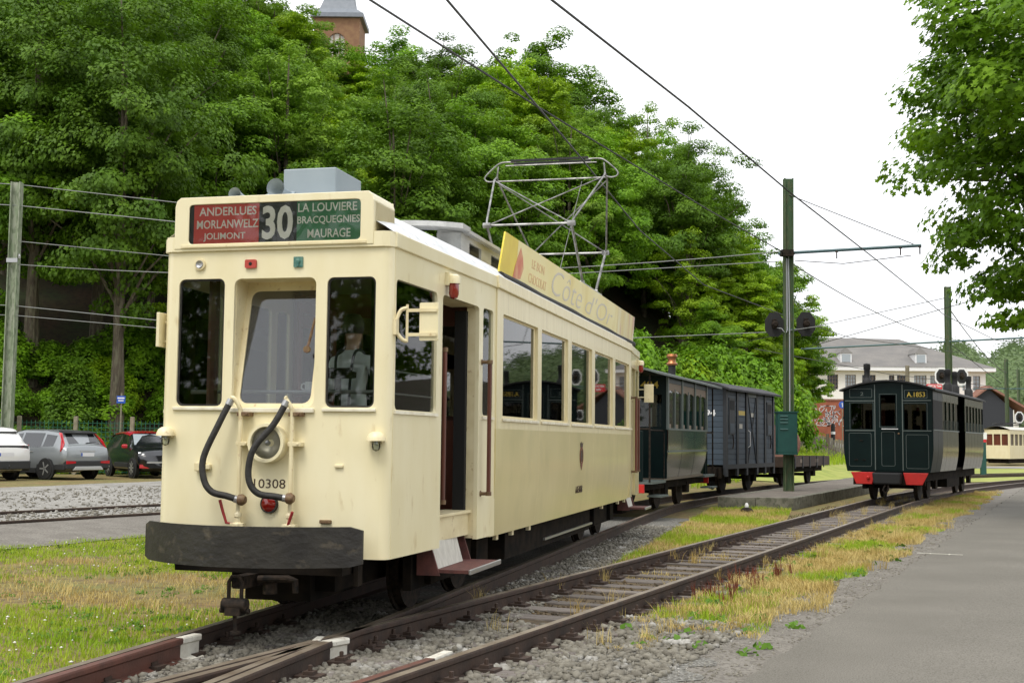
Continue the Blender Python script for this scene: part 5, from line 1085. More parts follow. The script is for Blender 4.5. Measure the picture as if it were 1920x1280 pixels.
def c3_front(root, patch, at):
    patch('windscreen', [(-.70, .98, 1.10), (.70, .98, 1.10), (.575, .42, 1.455), (-.575, .42, 1.455)], 'car_glass_pale')
    for sx in (-1, 1):
        patch('upper_lamp', [(sx*.50, 1.90, .83), (sx*.80, 1.72, .86), (sx*.80, 1.76, .80), (sx*.5, 1.92, .78)], 'headlight')
        patch('headlight', [(sx*.56, 1.93, .70), (sx*.82, 1.80, .72), (sx*.82, 1.82, .60), (sx*.56, 1.95, .58)], 'headlight')
        patch('fog_surround', [(sx*.5, 1.99, .44), (sx*.80, 1.88, .46), (sx*.80, 1.88, .34), (sx*.5, 1.98, .33)], 'car_red')
        b = MB(); b.box(*sorted((sx*.87, sx*1.05)), .68, .84, .98, 1.12); b.build('door_mirror', 'car_red', root, bevel=.04)
        b = MB(); b.box(*sorted((sx*.85, sx*.895)), -.5, .9, .34, .5); b.build('door_bump_strip', 'car_plastic', root, bevel=.02)
    b = MB(); b.grid(lambda u, v: ((v*2-1)*.665, -1.62+u*2.0, at(-1.62+u*2.0)[3]+.055-.10*abs(v*2-1)**5), 10, 16); b.build('roof_panel', 'car_red', root, smooth=True)
    b = MB(); b.box(-.6, .6, 1.90, 2.02, .5, .56); b.build('grille_bar', 'car_silver', root)
car('parked_car', 'black hatchback with red roof and red mirrors', (-12.69, 43.63), 145, HB_, 1.75, 'car_black', 'car_red', dict(windows=[(-1.45, -1.0, .15, .8), (-.9, -.08, .1, .88), (.02, .72, .1, .85)], wheels=(-1.22, 1.30), spokes=8, roofz=1.37, mid=0, extra=c3_front))
# ------------------------------------------------------------------ masts, signals, wires
def mast(name, label, base, top, m, w_=.28, lean=(0, 0)):
    r_ = empty(name, base, label=label, cat='mast'); b = MB(); z1 = top-base[2]; t = .03
    def pr(x0, x1, y0, y1): b.hexa([(x0, y0, -.2), (x1, y0, -.2), (x1, y1, -.2), (x0, y1, -.2)]+[(x+lean[0], y+lean[1], z1) for x, y in ((x0, y0), (x1, y0), (x1, y1), (x0, y1))])
    pr(-w_/2, -w_/2+t, -w_/2, w_/2); pr(w_/2-t, w_/2, -w_/2, w_/2); pr(-w_/2+t, w_/2-t, -t/2, t/2)
    b.build('beam', m, r_); return r_
m1 = mast('catenary_mast', 'tall green steel mast on the platform with control box and two signals', (8.55, 38.75, .13), 9.85, 'pole_green', lean=(.05, 0))
def local(o, p): return (p[0]-o.location.x, p[1]-o.location.y, p[2]-o.location.z)
def arm(mst, a, b_, nm='bracket_arm', m='arm_teal', r_=.05):
    b = MB(); b.tube([local(mst, a), local(mst, b_)], r_, 8); return b.build(nm, m, mst, smooth=True)
am = arm(m1, (8.3, 38.85, 7.50), (12.15, 36.95, 7.50))
for t in (.42, .86, .99):
    b = MB(); p = Vector(local(m1, (8.3, 38.85, 7.5))).lerp(Vector(local(m1, (12.15, 36.95, 7.5))), t); b.tube([p, p+Vector((0, 0, -.26))], .02, 6); b.lathe([(.05, 0), (.05, .06)], p+Vector((0, 0, -.06)), Z, 8); b.build('insulator', 'insulator', m1)
b = MB(); b.box(-.22, .16, -.24, -.02, 7.25, 7.45); b.box(-.2, .2, -.18, .18, 7.3, 7.36); b.build('arm_clamp', 'black_iron', m1)
b = MB(); b.box(-.40, .19, -.42, .02, 1.18, 2.40); bx_ = b.build('control_box', 'box_green', m1, bevel=.012)
b = MB(); b.box(-.42, .22, -.44, .04, 2.40, 2.44); b.box(-.40, .2, -.43, .03, 1.12, 1.18)
for z in (2.28, 2.18, 2.08, 1.88): b.hexa([(-.34, -.445, z), (-.1, -.445, z), (-.1, -.42, z), (-.34, -.42, z), (-.34, -.425, z+.035), (-.1, -.425, z+.035), (-.1, -.42, z+.035), (-.34, -.42, z+.035)])
b.build('box_louvres', 'box_green', bx_)
b = MB(); b.tube([(.04, -.06, 2.4), (.05, -.06, 5.1), (.03, -.06, 7.3)], .018, 6); b.tube([(-.03, -.06, 4.95), (-.03, -.06, 7.2)], .028, 6); b.tube(smooth_path([(-.03, -.06, 5.0), (-.06, -.1, 4.88), (-.15, -.12, 4.92), (-.22, -.12, 5.0), (-.40, -.1, 5.02)], 4), .012, 6); b.build('conduit', 'cable_white', m1)
def signal(parent, x, z, back=True, s=1.):
    hx = [(-.13, .37), (.13, .37), (.29, .14), (.29, -.18), (.13, -.38), (-.13, -.38), (-.29, -.18), (-.29, .14)]
    hx = [(a*s, c*s) for a, c in hx]
    b = MB(); b.panel(hx, [], lambda u, v, d: (x+u, -.05+d, z+v), .02); so = b.build('signal_board', 'coach_roof' if back else 'sign_white', parent)
    if not back: b = MB(); b.panel([(u*.78, v*.80) for u, v in hx], [], lambda u, v, d: (x+u, -.062+d, z+v), .013); b.build('signal_face', 'coach_roof', so)
    b = MB(); b.lathe([(.10*s, 0), (.10*s, -.16), (.07*s, -.20), (.001, -.20)], (x, -.05, z), Y, 12); b.box(x-.07, x+.05, -.2, -.05, z-.12*s, z+.16*s); b.build('signal_lamp', 'black_iron', so, bevel=.01)
    return so
signal(m1, -.42, 5.13); signal(m1, .56, 5.16)
b = MB(); b.tube([(-.5, 0, 4.98), (.6, 0, 4.98)], .03); b.build('signal_bracket', 'arm_teal', m1)
m2 = mast('catenary_mast', 'green mast rising behind the dark green coach, with white rimmed signals', (23.75, 68.0, zg(23.75, 68)), 10.2, 'pole_green', .30)
arm(m2, (16.5, 71.3, 6.95), (31.2, 64.7, 7.45), r_=.05); signal(m2, -.42, 5.5, False, 1.25); signal(m2, .68, 5.5, False, 1.25)
b = MB(); b.tube([(-.5, 0, 4.95), (.8, 0, 4.95)], .03); b.build('signal_bracket', 'arm_teal', m2)
sg_ = empty('stop_sign', (22.75, 67.4, 4.35), label='red sign with white lettering beside the signals above the coach roof', cat='sign')
b = MB(); b.panel(rrect(-.42, .42, .06, .50, .05), [], lambda u, v, d: (u, d, v), .03); b.build('sign_plate', 'sign_redplate', sg_)
text('lettering', 'ARRET DU TRAM', 'sign_white', sg_, .13, .74, ((0, -.002, .385), X, Z), .004, .03); text('lettering', 'FIXE', 'sign_white', sg_, .13, .30, ((0, -.002, .19), X, Z), .004, .03)
b = MB(); b.tube([(.3, .05, .3), (.95, .5, .3)], .025); b.build('sign_bracket', 'arm_teal', sg_)
for i, (x, y, zt, mm, lb) in enumerate(((49.4, 125, 10.2, 'pole_green', 'slender green mast beside the far cream tram'), (60.7, 150, 10.7, 'pole_green', 'farthest mast, at the right edge in front of the distant wood'), (37.3, 118, 9.0, 'post_concrete', 'weathered post in front of the white factory windows'), (43.2, 125, 8.6, 'post_concrete', 'short brown post left of the second mast'))):
    mm_ = mast('catenary_mast' if i < 2 else 'wooden_post', lb, (x, y, zg(x, y)), zt, mm, .30)
    if i == 0: signal(mm_, 1.2, 4.6, False, 1.5); arm(mm_, (46, 125, 7.2), (56, 125, 7.3))
ml = mast('catenary_mast', 'pale lichened mast beside the parked cars', (-18.05, 45.0, .2), 10.75, 'pole_pale', .34)
b = MB(); b.box(-.2, .2, -.2, -.16, 7.6, 7.75); b.lathe([(.04, 0), (.05, .08), (.03, .16)], (.22, -.1, 7.75), Z, 8); b.build('wire_clamp', 'steel', ml)
def wire(pts, lb, r_=.015, m='wire', sag=.0, n=14):
    P = [Vector(p) for p in pts]
    if sag and len(P) == 2: P = [P[0].lerp(P[1], i/n)+Vector((0, 0, -sag*4*(i/n)*(1-i/n))) for i in range(n+1)]
    b = MB(); b.tube(P, r_, 5); return tag(b.build('overhead_wire', m, smooth=True), label=lb, cat='wire', group='overhead wires')
wire([(-3.6, 1.5, 6.22), (-.74, 12.84, 6.22), (.86, 19.2, 6.2), (2.77, 27.14, 6.2), (5.6, 36.5, 6.2), (9.8, 45, 6.2), (14.5, 54, 6.2), (24, 66, 6.4)], 'contact wire above the tram pantograph')
wire([(-4.2, 3.0, 6.22), (.35, 12.81, 6.22), (2.39, 16.95, 6.2), (5.07, 22.76, 6.2), (9.02, 30.97, 6.2), (15.34, 44.31, 6.2), (21.5, 55.5, 6.25), (30.8, 66, 6.8)], 'contact wire above the right hand track, nearest the sky', .015)
wire([(8.75, 38.6, 7.25), (10.1, 38.0, 7.08), (11.9, 37.1, 7.22)], 'short registration wire hanging below the mast arm', .014)
wire([(-5.3, 9.0, 7.5), (-2.01, 16.23, 7.45), (.32, 21.3, 7.4), (4.93, 31.15, 7.4), (8.4, 38.6, 7.5)], 'feeder wire from upper left down to the green mast', .017)
wire([(8.6, 38.75, 9.35), (11.95, 37.05, 7.55)], 'stay wire from the mast top to its arm', .014)
wire([(8.5, 38.9, 7.35), (23.6, 67.8, 7.3)], 'wire from the green mast to the mast behind the coach', .018, 'wire', .35)
wire([(-18.0, 45, 7.75), (8.3, 38.8, 7.55)], 'upper span wire between the pale mast and the green mast', .016, 'wire_pale', .55)
wire([(-18.0, 45, 8.6), (-3, 46, 7.4), (8.3, 38.8, 7.25)], 'second span wire dipping behind the tram', .015, 'wire_pale')
wire([(-30, 44, 10.2), (-18.0, 45, 9.9), (-4, 43, 8.3)], 'pale cable slanting across the trees on the left', .018, 'wire_pale')
wire([(-30, 45.5, 11.4), (-18.0, 45.2, 10.7), (-4, 43, 8.9)], 'topmost cable from the pale mast', .016, 'wire_pale')
wire([(-30, 45, 6.6), (-18.0, 45, 6.25), (-4, 44, 4.9)], 'low cable crossing the trees on the left', .016, 'wire_pale')
wire([(-30, 45, 6.1), (-18.0, 45, 5.9), (-4, 44, 4.75)], 'lowest cable crossing the trees on the left', .014, 'wire_pale')
wire([(-2, 44, 4.9), (8.4, 38.8, 5.05), (9.5, 38.4, 5.2)], 'pale cable running to the signals on the green mast', .014, 'wire_pale')
wire([(16.5, 71.3, 6.95), (22.4, 58, 8.6), (25.2, 46, 9.2)], 'wire rising from the left end of the far arm', .02)
wire([(23.7, 68, 9.6), (12, 76, 7.2)], 'stay from the second mast to the left', .02); wire([(23.8, 68, 7.1), (26.2, 67, 4.9)], 'short stay beside the right hand signal', .018)
wire([(23.7, 68, 9.2), (49.4, 125, 8.8)], 'wire from the second mast into the distance', .03, 'wire', .5)
wire([(14, 72, 7.0), (30, 100, 7.2), (49.3, 125, 7.3)], 'thin wire crossing in front of the factory roof', .025)
# ------------------------------------------------------------------ fence behind the cars
fn = empty('mesh_fence', (-24, 45.6, .2), label='green wire mesh fence with concrete posts behind the parked cars', cat='fence')
xs = np.arange(0, 21, 2.05)
def fz(x): return 0.
for x in xs:
    b = MB(); b.box(x-.07, x+.07, -.07, .07, -.1, 2.1); b.build('fence_post', 'post_concrete', fn, bevel=.02)
b = MB()
for z in np.arange(.1, 2.0, .16): b.bar((0, .05, z), (20.5, .05, z), .012, .014)
for x in np.arange(0, 20.5, .16): b.bar((x, .05, .05), (x, .05, 1.95), .014, .012)
tag(b.build('wire_mesh', 'mesh_green', fn), kind='stuff')
gt = empty('green_gate', (-11.3, 46.6, .2), label='dark green bar gate in the fence left of the tram', cat='gate')
b = MB(); b.box(-.02, 3.2, -.03, .03, 2.35, 2.42); b.box(-.02, 3.2, -.03, .03, .15, .22); b.build('gate_rail', 'mesh_green', gt)
for k in range(24): b = MB(); b.box(k*.135, k*.135+.035, -.015, .015, .2, 2.38); b.build('gate_bar', 'mesh_green', gt)
sp = empty('parking_sign', (-14.55, 46.8, .2), label='small blue sign on a thin post behind the black hatchback', cat='sign')
b = MB(); b.tube([(0, 0, 0), (0, 0, 3.0)], .03); b.build('sign_post', 'post_concrete', sp); b = MB(); b.box(-.16, .16, -.05, -.03, 2.62, 2.9); b.build('sign_plate', 'sign_blue', sp)
b = MB(); b.box(-.13, .13, -.053, -.05, 2.79, 2.84); b.box(-.1, .1, -.053, -.05, 2.70, 2.74); b.build('sign_print', 'sign_white', sp)

# ------------------------------------------------------------------ far buildings
fb = empty('factory_building', (26, 140, 3.0), label='long white factory with grey hipped roof and two dormers', cat='building')
EZ, RZ = 6.75, 11.0; BW, BD = 27.0, 16.0
wlist = [(.9, 2.6), (3.3, 4.8), (5.2, 6.4), (7.6, 9.0), (9.9, 11.15), (12.0, 13.6), (15.0, 15.7), (16.0, 17.6), (18.1, 19.6), (20.1, 21.1), (22.8, 23.3), (23.5, 24.3), (24.6, 25.5), (25.75, 26.6)]
wlist = [(.6, 1.9), (2.6, 3.9), (4.6, 5.9), (6.6, 7.9), (9.3, 10.5), (11.3, 12.5), (13.2, 14.7), (16.2, 16.8), (17.1, 18.5), (19.0, 20.4), (20.8, 21.6), (23.0, 23.8), (24.4, 25.2), (25.6, 26.4)]
b = MB(); b.panel([(0, -2), (BW, -2), (BW, EZ), (0, EZ)], [[(a, 4.65), (c, 4.65), (c, 6.30), (a, 6.30)] for a, c in wlist]+[[(a, 1.6), (c, 1.6), (c, 2.3), (a, 2.3)] for a, c in wlist], lambda u, v, d: (u, d, v), .35); b.build('front_wall', 'white_render', fb)
b = MB(); b.box(BW-.3, BW, .36, BD, -2, EZ); b.box(0, .3, .36, BD, -2, EZ); b.box(0.3, BW-.3, 1.4, 1.6, -2, EZ-.1); b.build('side_wall', 'white_render', fb)
for a, c in wlist:
    b = MB(); b.box(a, c, .22, .26, 4.65, 6.30); wo = b.build('window', 'car_glass_pale' if (int(a*10) % 3) else 'dark_glass', fb)
    b = MB(); nx = max(2, round((c-a)/.32))
    for k in range(nx+1): x = a+(c-a)*k/nx; b.box(x-.03, x+.03, .17, .22, 4.65, 6.30)
    for k in range(5): z = 4.65+1.65*k/4; b.box(a, c, .18, .218, z-.025, z+.025)
    b.build('glazing_bars', 'valance', wo); b = MB(); b.box(a, c, .22, .26, 1.6, 2.3); b.build('lower_window', 'car_glass', fb)
b = MB(); b.box(-.6, BW+.9, -.75, .0, EZ+.0, EZ+.42); b.box(BW, BW+.9, 0, BD, EZ, EZ+.42); b.build('eaves_band', 'sign_white', fb)
b = MB(); e = .8; b.add([(-4, -e, EZ+.43), (BW+e, -e, EZ+.43), (BW+e, BD+e, EZ+.43), (-4, BD+e, EZ+.43), (-4, BD/2, RZ+.3), (BW-7.2, BD/2, RZ)], [(0, 1, 5, 4), (1, 2, 5), (2, 3, 4, 5), (0, 4, 3)]); ro = b.build('roof', 'slate', fb)
for x in (10.9, 19.3):
    b = MB(); b.box(x, x+1.25, .4, 5, 7.6, 8.75); dm = b.build('dormer', 'sign_white', ro); b = MB(); b.box(x+.15, x+1.1, .34, .4, 7.75, 8.6); b.build('dormer_pane', 'car_glass_pale', dm)
    b = MB(); b.add([(x-.1, .3, 8.75), (x+1.35, .3, 8.75), (x+.62, .7, 9.5), (x-.1, 5, 8.75), (x+1.35, 5, 8.75), (x+.62, 5.5, 9.5)], [(0, 1, 2), (0, 2, 5, 3), (1, 4, 5, 2), (3, 5, 4)]); b.build('dormer_roof', 'slate', dm)
# brick wall with graffiti
bw = empty('graffiti_wall', (22, 110, 2.9), label='red brick wall covered in white graffiti below the factory', cat='wall')
b = MB(); b.box(0, 17, 0, .4, -1, 2.45); b.build('wall_face', 'brick', bw); b = MB(); b.box(-.1, 17.1, -.06, .46, 2.45, 2.6); b.build('coping', 'tile_red', bw)
b = MB(); rr = random.Random(5)
for k in range(46):
    x = rr.uniform(2.5, 10); z = rr.uniform(.5, 1.7); p = [(x, -.012, z)]
    for i in range(rr.randint(3, 6)): x += rr.uniform(-.45, .5); z = min(2.0, max(.25, z+rr.uniform(-.7, .7))); p.append((x, -.012, z))
    for a, c in zip(p[:-1], p[1:]): b.bar(a, c, .02, .07, (0, 1, 0)) if False else b.bar(a, c, .06, .012, (0, 1, 0))
b.build('graffiti', 'graffiti', bw)
rs = empty('road_sign', (27.7, 105, 1.5), label='round blue road sign in front of the graffiti wall', cat='sign')
b = MB(); b.tube([(0, 0, 0), (0, 0, 3.2)], .04); b.build('sign_post', 'post_concrete', rs); b = MB(); b.lathe([(.30, 0), (.30, .04)], (0, -.06, 3.35), Y, 24); b.build('sign_disc', 'sign_blue', rs); b = MB(); b.bar((.0, -.07, 3.15), (.0, -.07, 3.5), .06, .02); b.bar((-.12, -.07, 3.4), (0, -.07, 3.52), .05, .02); b.build('sign_arrow', 'sign_white', rs)
bl_ = empty('bollard', (24.6, 96, zg(24.6, 96)), label='dark bollard post beyond the wooden fence', cat='bollard'); b = MB(); b.lathe([(.16, 0), (.16, 1.5), (.12, 1.7), (.02, 1.75)], (0, 0, 0), Z, 12); b.build('shaft', 'coach_roof', bl_); b = MB(); b.lathe([(.17, .9), (.17, 1.1)], (0, 0, 0), Z, 12); b.build('band', 'sign_white', bl_)
sheet('road', lambda u, v: (14+u*40, 92+u*6+v*8), 20, 6, 'gravel', .06)
wfn = empty('wooden_fence', (15, 84, 1.0), label='grey weathered picket fence across the meadow', cat='fence')
b = MB()
for k in range(72): x = k*.16; z = zg(15+x, 84)-1.0; b.box(x, x+.12, 0, .03, z, z+1.05+rr.uniform(-.06, .08))
tag(b.build('pickets', 'fence_wood', wfn), kind='stuff')
for k in range(6): x = k*2.05; z = zg(15+x, 84)-1.0; b = MB(); b.box(x-.09, x+.09, -.12, 0, z-.2, z+1.3); b.build('fence_post', 'bark', wfn)
# dark gabled house
gh = empty('gabled_house', (47.6, 138, 1.5), label='house with black clad gable and red tiled roof edge at the right', cat='house')
b = MB(); b.add([(0, 0, -1), (7.6, 0, -1), (7.6, 0, 4.0), (4.9, 0, 6.35), (0, 0, 2.9), (0, 9, -1), (7.6, 9, -1), (7.6, 9, 4.0), (4.9, 9, 6.35), (0, 9, 2.9)], [(0, 1, 2, 3, 4), (5, 9, 8, 7, 6), (0, 4, 9, 5)]); b.build('gable_wall', 'black_cladding', gh)
b = MB(); b.box(7.6, 7.7, 0, 9, -1, 4.0); b.box(7.62, 9.0, 2, 9, -1, 3.6); b.build('side_wall', 'white_render', gh)
b = MB(); b.bar((4.9, -.3, 6.42), (9.2, -.3, 3.95), .5, .18, (0, 1, 0)) if False else None
b.add([(4.9, -.4, 6.4), (9.5, -.4, 3.75), (9.5, 9, 3.75), (4.9, 9, 6.4), (4.9, -.4, 6.65), (9.5, -.4, 4.0), (9.5, 9, 4.0), (4.9, 9, 6.65)], [(0, 3, 2, 1), (4, 5, 6, 7), (0, 1, 5, 4), (1, 2, 6, 5), (2, 3, 7, 6), (3, 0, 4, 7)])
b.add([(-.4, -.4, 2.55), (4.9, -.4, 6.4), (4.9, 9, 6.4), (-.4, 9, 2.55), (-.4, -.4, 2.8), (4.9, -.4, 6.65), (4.9, 9, 6.65), (-.4, 9, 2.8)], [(0, 3, 2, 1), (4, 5, 6, 7), (0, 1, 5, 4), (1, 2, 6, 5), (2, 3, 7, 6), (3, 0, 4, 7)]); b.build('roof', 'tile_red', gh)
# far cream tram and wagon
ft = empty('distant_tram', (43.7, 113, zg(43.4, 113)+.1), -R(38), label='distant cream tram parked beyond the dark green coach', cat='tram')
b = MB(); b.panel([(-1.1, .5), (1.1, .5), (1.1, 3.1), (-1.1, 3.1)], [[(-.95, 1.7), (-.4, 1.7), (-.4, 2.7), (-.95, 2.7)], [(-.3, 1.7), (.3, 1.7), (.3, 2.7), (-.3, 2.7)], [(.4, 1.7), (.95, 1.7), (.95, 2.7), (.4, 2.7)]], lambda u, v, d: (u, d, v), .06); b.build('front_wall', 'cream', ft)
hs_ = [[(a, 1.7), (a+1.0, 1.7), (a+1.0, 2.7), (a, 2.7)] for a in (.3, 1.6, 2.9, 4.2, 5.5, 6.8)]
for sx in (-1, 1): b = MB(); b.panel([(.06, .5), (8.5, .5), (8.5, 3.1), (.06, 3.1)], hs_, lambda u, v, d: (sx*(1.1-d), u, v), .06); b.build('side_wall', 'cream', ft)
b = MB(); b.box(-.95, .95, .08, .1, 1.7, 2.7); b.build('front_window', 'mahogany', ft); b = MB(); b.box(-1.0, 1.0, .3, 8.4, .6, 3.0); b.build('dark_interior', 'interior_dark', ft)
b = MB(); b.grid(lambda u, v: ((v*2-1)*1.2, -.15+u*8.8, 3.1+.3*(1-(v*2-1)**2)), 2, 8); b.build('roof', 'white_board', ft); b = MB(); b.box(-.9, .9, .3, 8.2, .1, .5); b.build('underframe', 'underframe', ft)
b = MB()
for y in (2, 5): b.bar((-.8, y, 3.6), (.8, y, 3.6), .06, .06); b.bar((-.8, y-1, 3.75), (.8, y+1, 3.75), .05, .05); b.bar((.7, y-1.2, 3.6), (.7, y+1.2, 3.8), .05, .05); b.bar((-.7, y-1.2, 3.6), (-.7, y+1.2, 3.8), .05, .05)
b.build('folded_pantograph', 'coach_roof', ft)
bwg = empty('blue_wagon', (51.2, 117, zg(51.2, 117)+.2), -R(52), label='pale blue and black wagon at the right edge beyond the masts', cat='goods van')
b = MB(); b.box(-1.2, 1.2, 0, 6, .8, 3.0); b.build('body', 'black_cladding', bwg); b = MB(); b.box(-1.0, .2, -.04, 0, 1.0, 2.8); b.build('end_door', 'sign_blue' if False else 'van_blue', bwg); b = MB(); b.box(-1.3, 1.3, -.2, 6.2, 3.0, 3.15); b.build('roof', 'coach_line', bwg); b = MB(); b.box(-.9, .9, .2, 5.8, .1, .8); b.build('underframe', 'underframe', bwg)
tp_ = empty('information_post', (26.35, 70.2, zg(26.35, 70.2)), label='teal information post with white top at the far end of the coach', cat='post')
b = MB(); b.box(-.15, .15, -.08, .08, -.1, 1.95); b.build('post_body', 'box_green', tp_); b = MB(); b.box(-.2, .2, -.09, .09, 2.12, 2.5); b.build('white_panel', 'sign_white', tp_); b = MB(); b.box(-.17, .17, -.085, .085, 1.95, 2.12); b.build('red_band', 'sign_redplate', tp_)
# church tower
ct = empty('church_tower', (-24.3, 170, 29.3), label='brick church tower with slate roof showing above the treetops', cat='church tower')
b = MB(); b.panel([(-3.1, -5), (3.1, -5), (3.1, 29.4), (-3.1, 29.4)], [[(1.1*math.cos(R(a))-.0, 26.2+1.1*math.sin(R(a))) for a in range(0, 181, 20)]+[(-1.1, 24), (1.1, 24)]], lambda u, v, d: (u, -3.1+d, v), .4); b.build('tower_wall', 'church_brick', ct)
b = MB(); b.box(-3.1, 3.1, -2.68, 3.1, -5, 29.4); b.build('tower_body', 'church_brick', ct); b = MB(); b.box(-1.1, 1.1, -2.8, -2.7, 24, 27.3); b.build('belfry_louvre', 'stone_pale', ct)
b = MB()
for k in (-.4, .4): b.box(k-.06, k+.06, -2.95, -2.8, 24, 27.2)
b.build('belfry_mullion', 'church_brick', ct); b = MB(); b.box(-3.6, 3.6, -3.6, 3.6, 29.42, 30.0); b.build('tower_cornice', 'church_slate', ct)
b = MB(); R4 = [(-1, -1), (1, -1), (1, 1), (-1, 1)]
lv = [(3.5, 30.0), (2.5, 30.9), (2.05, 32.2), (1.7, 34.5)]; b.add([(sx*w_, sy*w_, z) for w_, z in lv for sx, sy in R4], [(i*4+j, i*4+(j+1) % 4, (i+1)*4+(j+1) % 4, (i+1)*4+j) for i in range(3) for j in range(4)]+[(12, 13, 14, 15)]); b.build('spire_roof', 'church_slate', ct)

pl_ = empty('point_lamp', (6.05, 32.3, -.19), label='small dark ground lamp with white top in front of the platform', cat='lamp')
b = MB(); b.lathe([(.16, 0), (.17, .06), (.12, .12), (.05, .15)], (0, 0, 0), Z, 12); b.build('lamp_body', 'black_iron', pl_); b = MB(); b.lathe([(.05, .15), (.05, .2), (.03, .25), (.001, .26)], (0, 0, 0), Z, 10, False); b.build('lamp_top', 'sign_white', pl_)
# ------------------------------------------------------------------ trees
def leaf_cloud(cents, rads, nper, size, rng, flat=.55, shape=None, up=.5, core=None):
    n = sum(nper); c = np.repeat(cents, nper, 0); r_ = np.repeat(rads, nper)[:, None]
    d = rng.normal(size=(n, 3)); d /= np.linalg.norm(d, axis=1)[:, None]; rr = rng.uniform(.35, 1, (n, 1))**.6
    off = d*rr*r_; off[:, 2] *= flat; off[:, 2] -= .22*(off[:, 0]**2+off[:, 1]**2)/r_[:, 0]
    p = c+off
    cc = cents.mean(0) if core is None else np.array(core)
    nrm = (p-cc); nrm /= np.linalg.norm(nrm, axis=1)[:, None]+1e-6; nrm = nrm*.7+d*.6+np.array([0, 0, up])+rng.normal(size=(n, 3))*.35; nrm /= np.linalg.norm(nrm, axis=1)[:, None]
    t = np.cross(nrm, rng.normal(size=(n, 3))); t /= np.linalg.norm(t, axis=1)[:, None]+1e-9; b = np.cross(nrm, t)
    s = rng.uniform(size[0], size[1], (n, 1))
    if shape is None: shape = np.array([(-.5, 0), (0, -.34), (.55, 0), (0, .34)])
    k = len(shape); v = p[:, None, :]+(t[:, None, :]*shape[None, :, :1]+b[:, None, :]*shape[None, :, 1:2])*s[:, None, :]
    if k == 4: v[:, 2] -= nrm*s*.12; v[:, 0] -= nrm*s*.08
    return v.reshape(-1, 3), (np.arange(n)[:, None]*k+np.arange(k)[None])
def make_tree(name, H, rad, z0, seed, lm, K, per, size, trunk_r=.22, bark='bark', lobes=.3, top=.8):
    rng = np.random.default_rng(seed); rnd = random.Random(seed)
    root = empty(name); th_ = rng.uniform(0, 6.28, 6); fq = rng.integers(2, 5, 6)
    C = []; 
    while len(C) < K:
        d = rng.normal(size=3); d /= np.linalg.norm(d)
        az = math.atan2(d[1], d[0]); el = math.asin(d[2])
        f = 1+lobes*(math.sin(az*fq[0]+th_[0]+el*3)*.5+math.sin(az*fq[1]+th_[1]-el*4)*.35+math.sin(el*6+th_[2])*.3)
        rr = rng.uniform(.0, 1)**.38; hz = (H-z0)/2
        sh = 1.0 if d[2] < 0 else 1-(1-top)*d[2]
        C.append((d[0]*rad*f*rr*sh, d[1]*rad*f*rr*sh, z0+hz+d[2]*hz*f*rr*.95))
    C = np.array(C); rads = rng.uniform(.13, .25, K)*rad; nper = np.maximum(6, (per*(rads/rads.mean())**2)).astype(int)
    v, f = leaf_cloud(C, rads, nper, size, rng, .42, core=(0, 0, z0+(H-z0)*.35))
    npmesh('crown', v, f, lm, root)
    b = MB(); lean = rnd.uniform(-.4, .4)
    zt = z0+(H-z0)*.6; b.tube([(0, 0, -.6), (lean*.1, 0, z0*.5), (lean*.3, .1, z0), (lean*.6, .1, zt), (lean, .1, H*.9)], [trunk_r*1.25, trunk_r, trunk_r*.85, trunk_r*.5, .03], 9)
    for i in rng.choice(K, min(K, 16), replace=False):
        c = C[i]; s = (lean*.3, .1, z0*.8+(c[2]-z0)*.35*rnd.uniform(.6, 1)+.2); m = ((s[0]+c[0])*.45, (s[1]+c[1])*.45, s[2]+(c[2]-s[2])*.65); b.tube([s, m, tuple(c)], [trunk_r*.35, trunk_r*.2, .02], 6)
    b.build('trunk', bark, root, smooth=True); return root
protos = {
 'broad': make_tree('broadleaf_tree', 15, 4.9, 3.0, 3, 'leaf_a', 190, 230, (.13, .27), lobes=.35),
 'light': make_tree('lime_tree', 16, 4.2, 3.2, 8, 'leaf_b', 180, 230, (.13, .26), lobes=.4, top=.6),
 'dark': make_tree('oak_tree', 17, 5.2, 4.5, 14, 'leaf_c', 210, 230, (.12, .25), .28, lobes=.45),
 'tall': make_tree('ash_tree', 17, 3.8, 3.5, 21, 'leaf_d', 150, 190, (.12, .24), .2, lobes=.5, top=.55),
 'airy': make_tree('young_tree', 12, 3.3, 2.2, 33, 'leaf_b', 100, 130, (.11, .22), .12, lobes=.6)}
LAB = {'broad': ('broad green tree', 'broad-leaved trees on the hillside'), 'light': ('yellow-green lime tree', 'yellow-green trees on the hillside'), 'dark': ('dark oak with heavy crown', 'dark oaks on the hillside'), 'tall': ('tall narrow ash tree', 'tall ash trees on the hillside'), 'airy': ('young airy tree with pale leaves', 'young trees on the hillside')}
used = set(); NTREE = [0]
def tree(kind, x, y, z, s=1., rz=0., sz=None, label=None):
    p = protos[kind]; o = p if kind not in used else copy_tree(p); used.add(kind)
    o.location = (x, y, z); o.rotation_euler = (0, 0, rz); o.scale = (s, s, sz or s)
    a, g = LAB[kind]; u = 960+2350*x/y; w_ = ['at the far left', 'left of the tram', 'above the destination box', 'left of the pantograph', 'behind the pantograph', 'above the wagons'][int(np.searchsorted([130, 330, 690, 930, 1180], u))]
    tag(o, label or a+(' low on' if -.669*x+.743*(y-62) < 15 else ' high on')+' the slope, '+w_, 'tree', g); NTREE[0] += 1; return o
rt_ = random.Random(19)
def px(x, y): return 960+2350*x/y
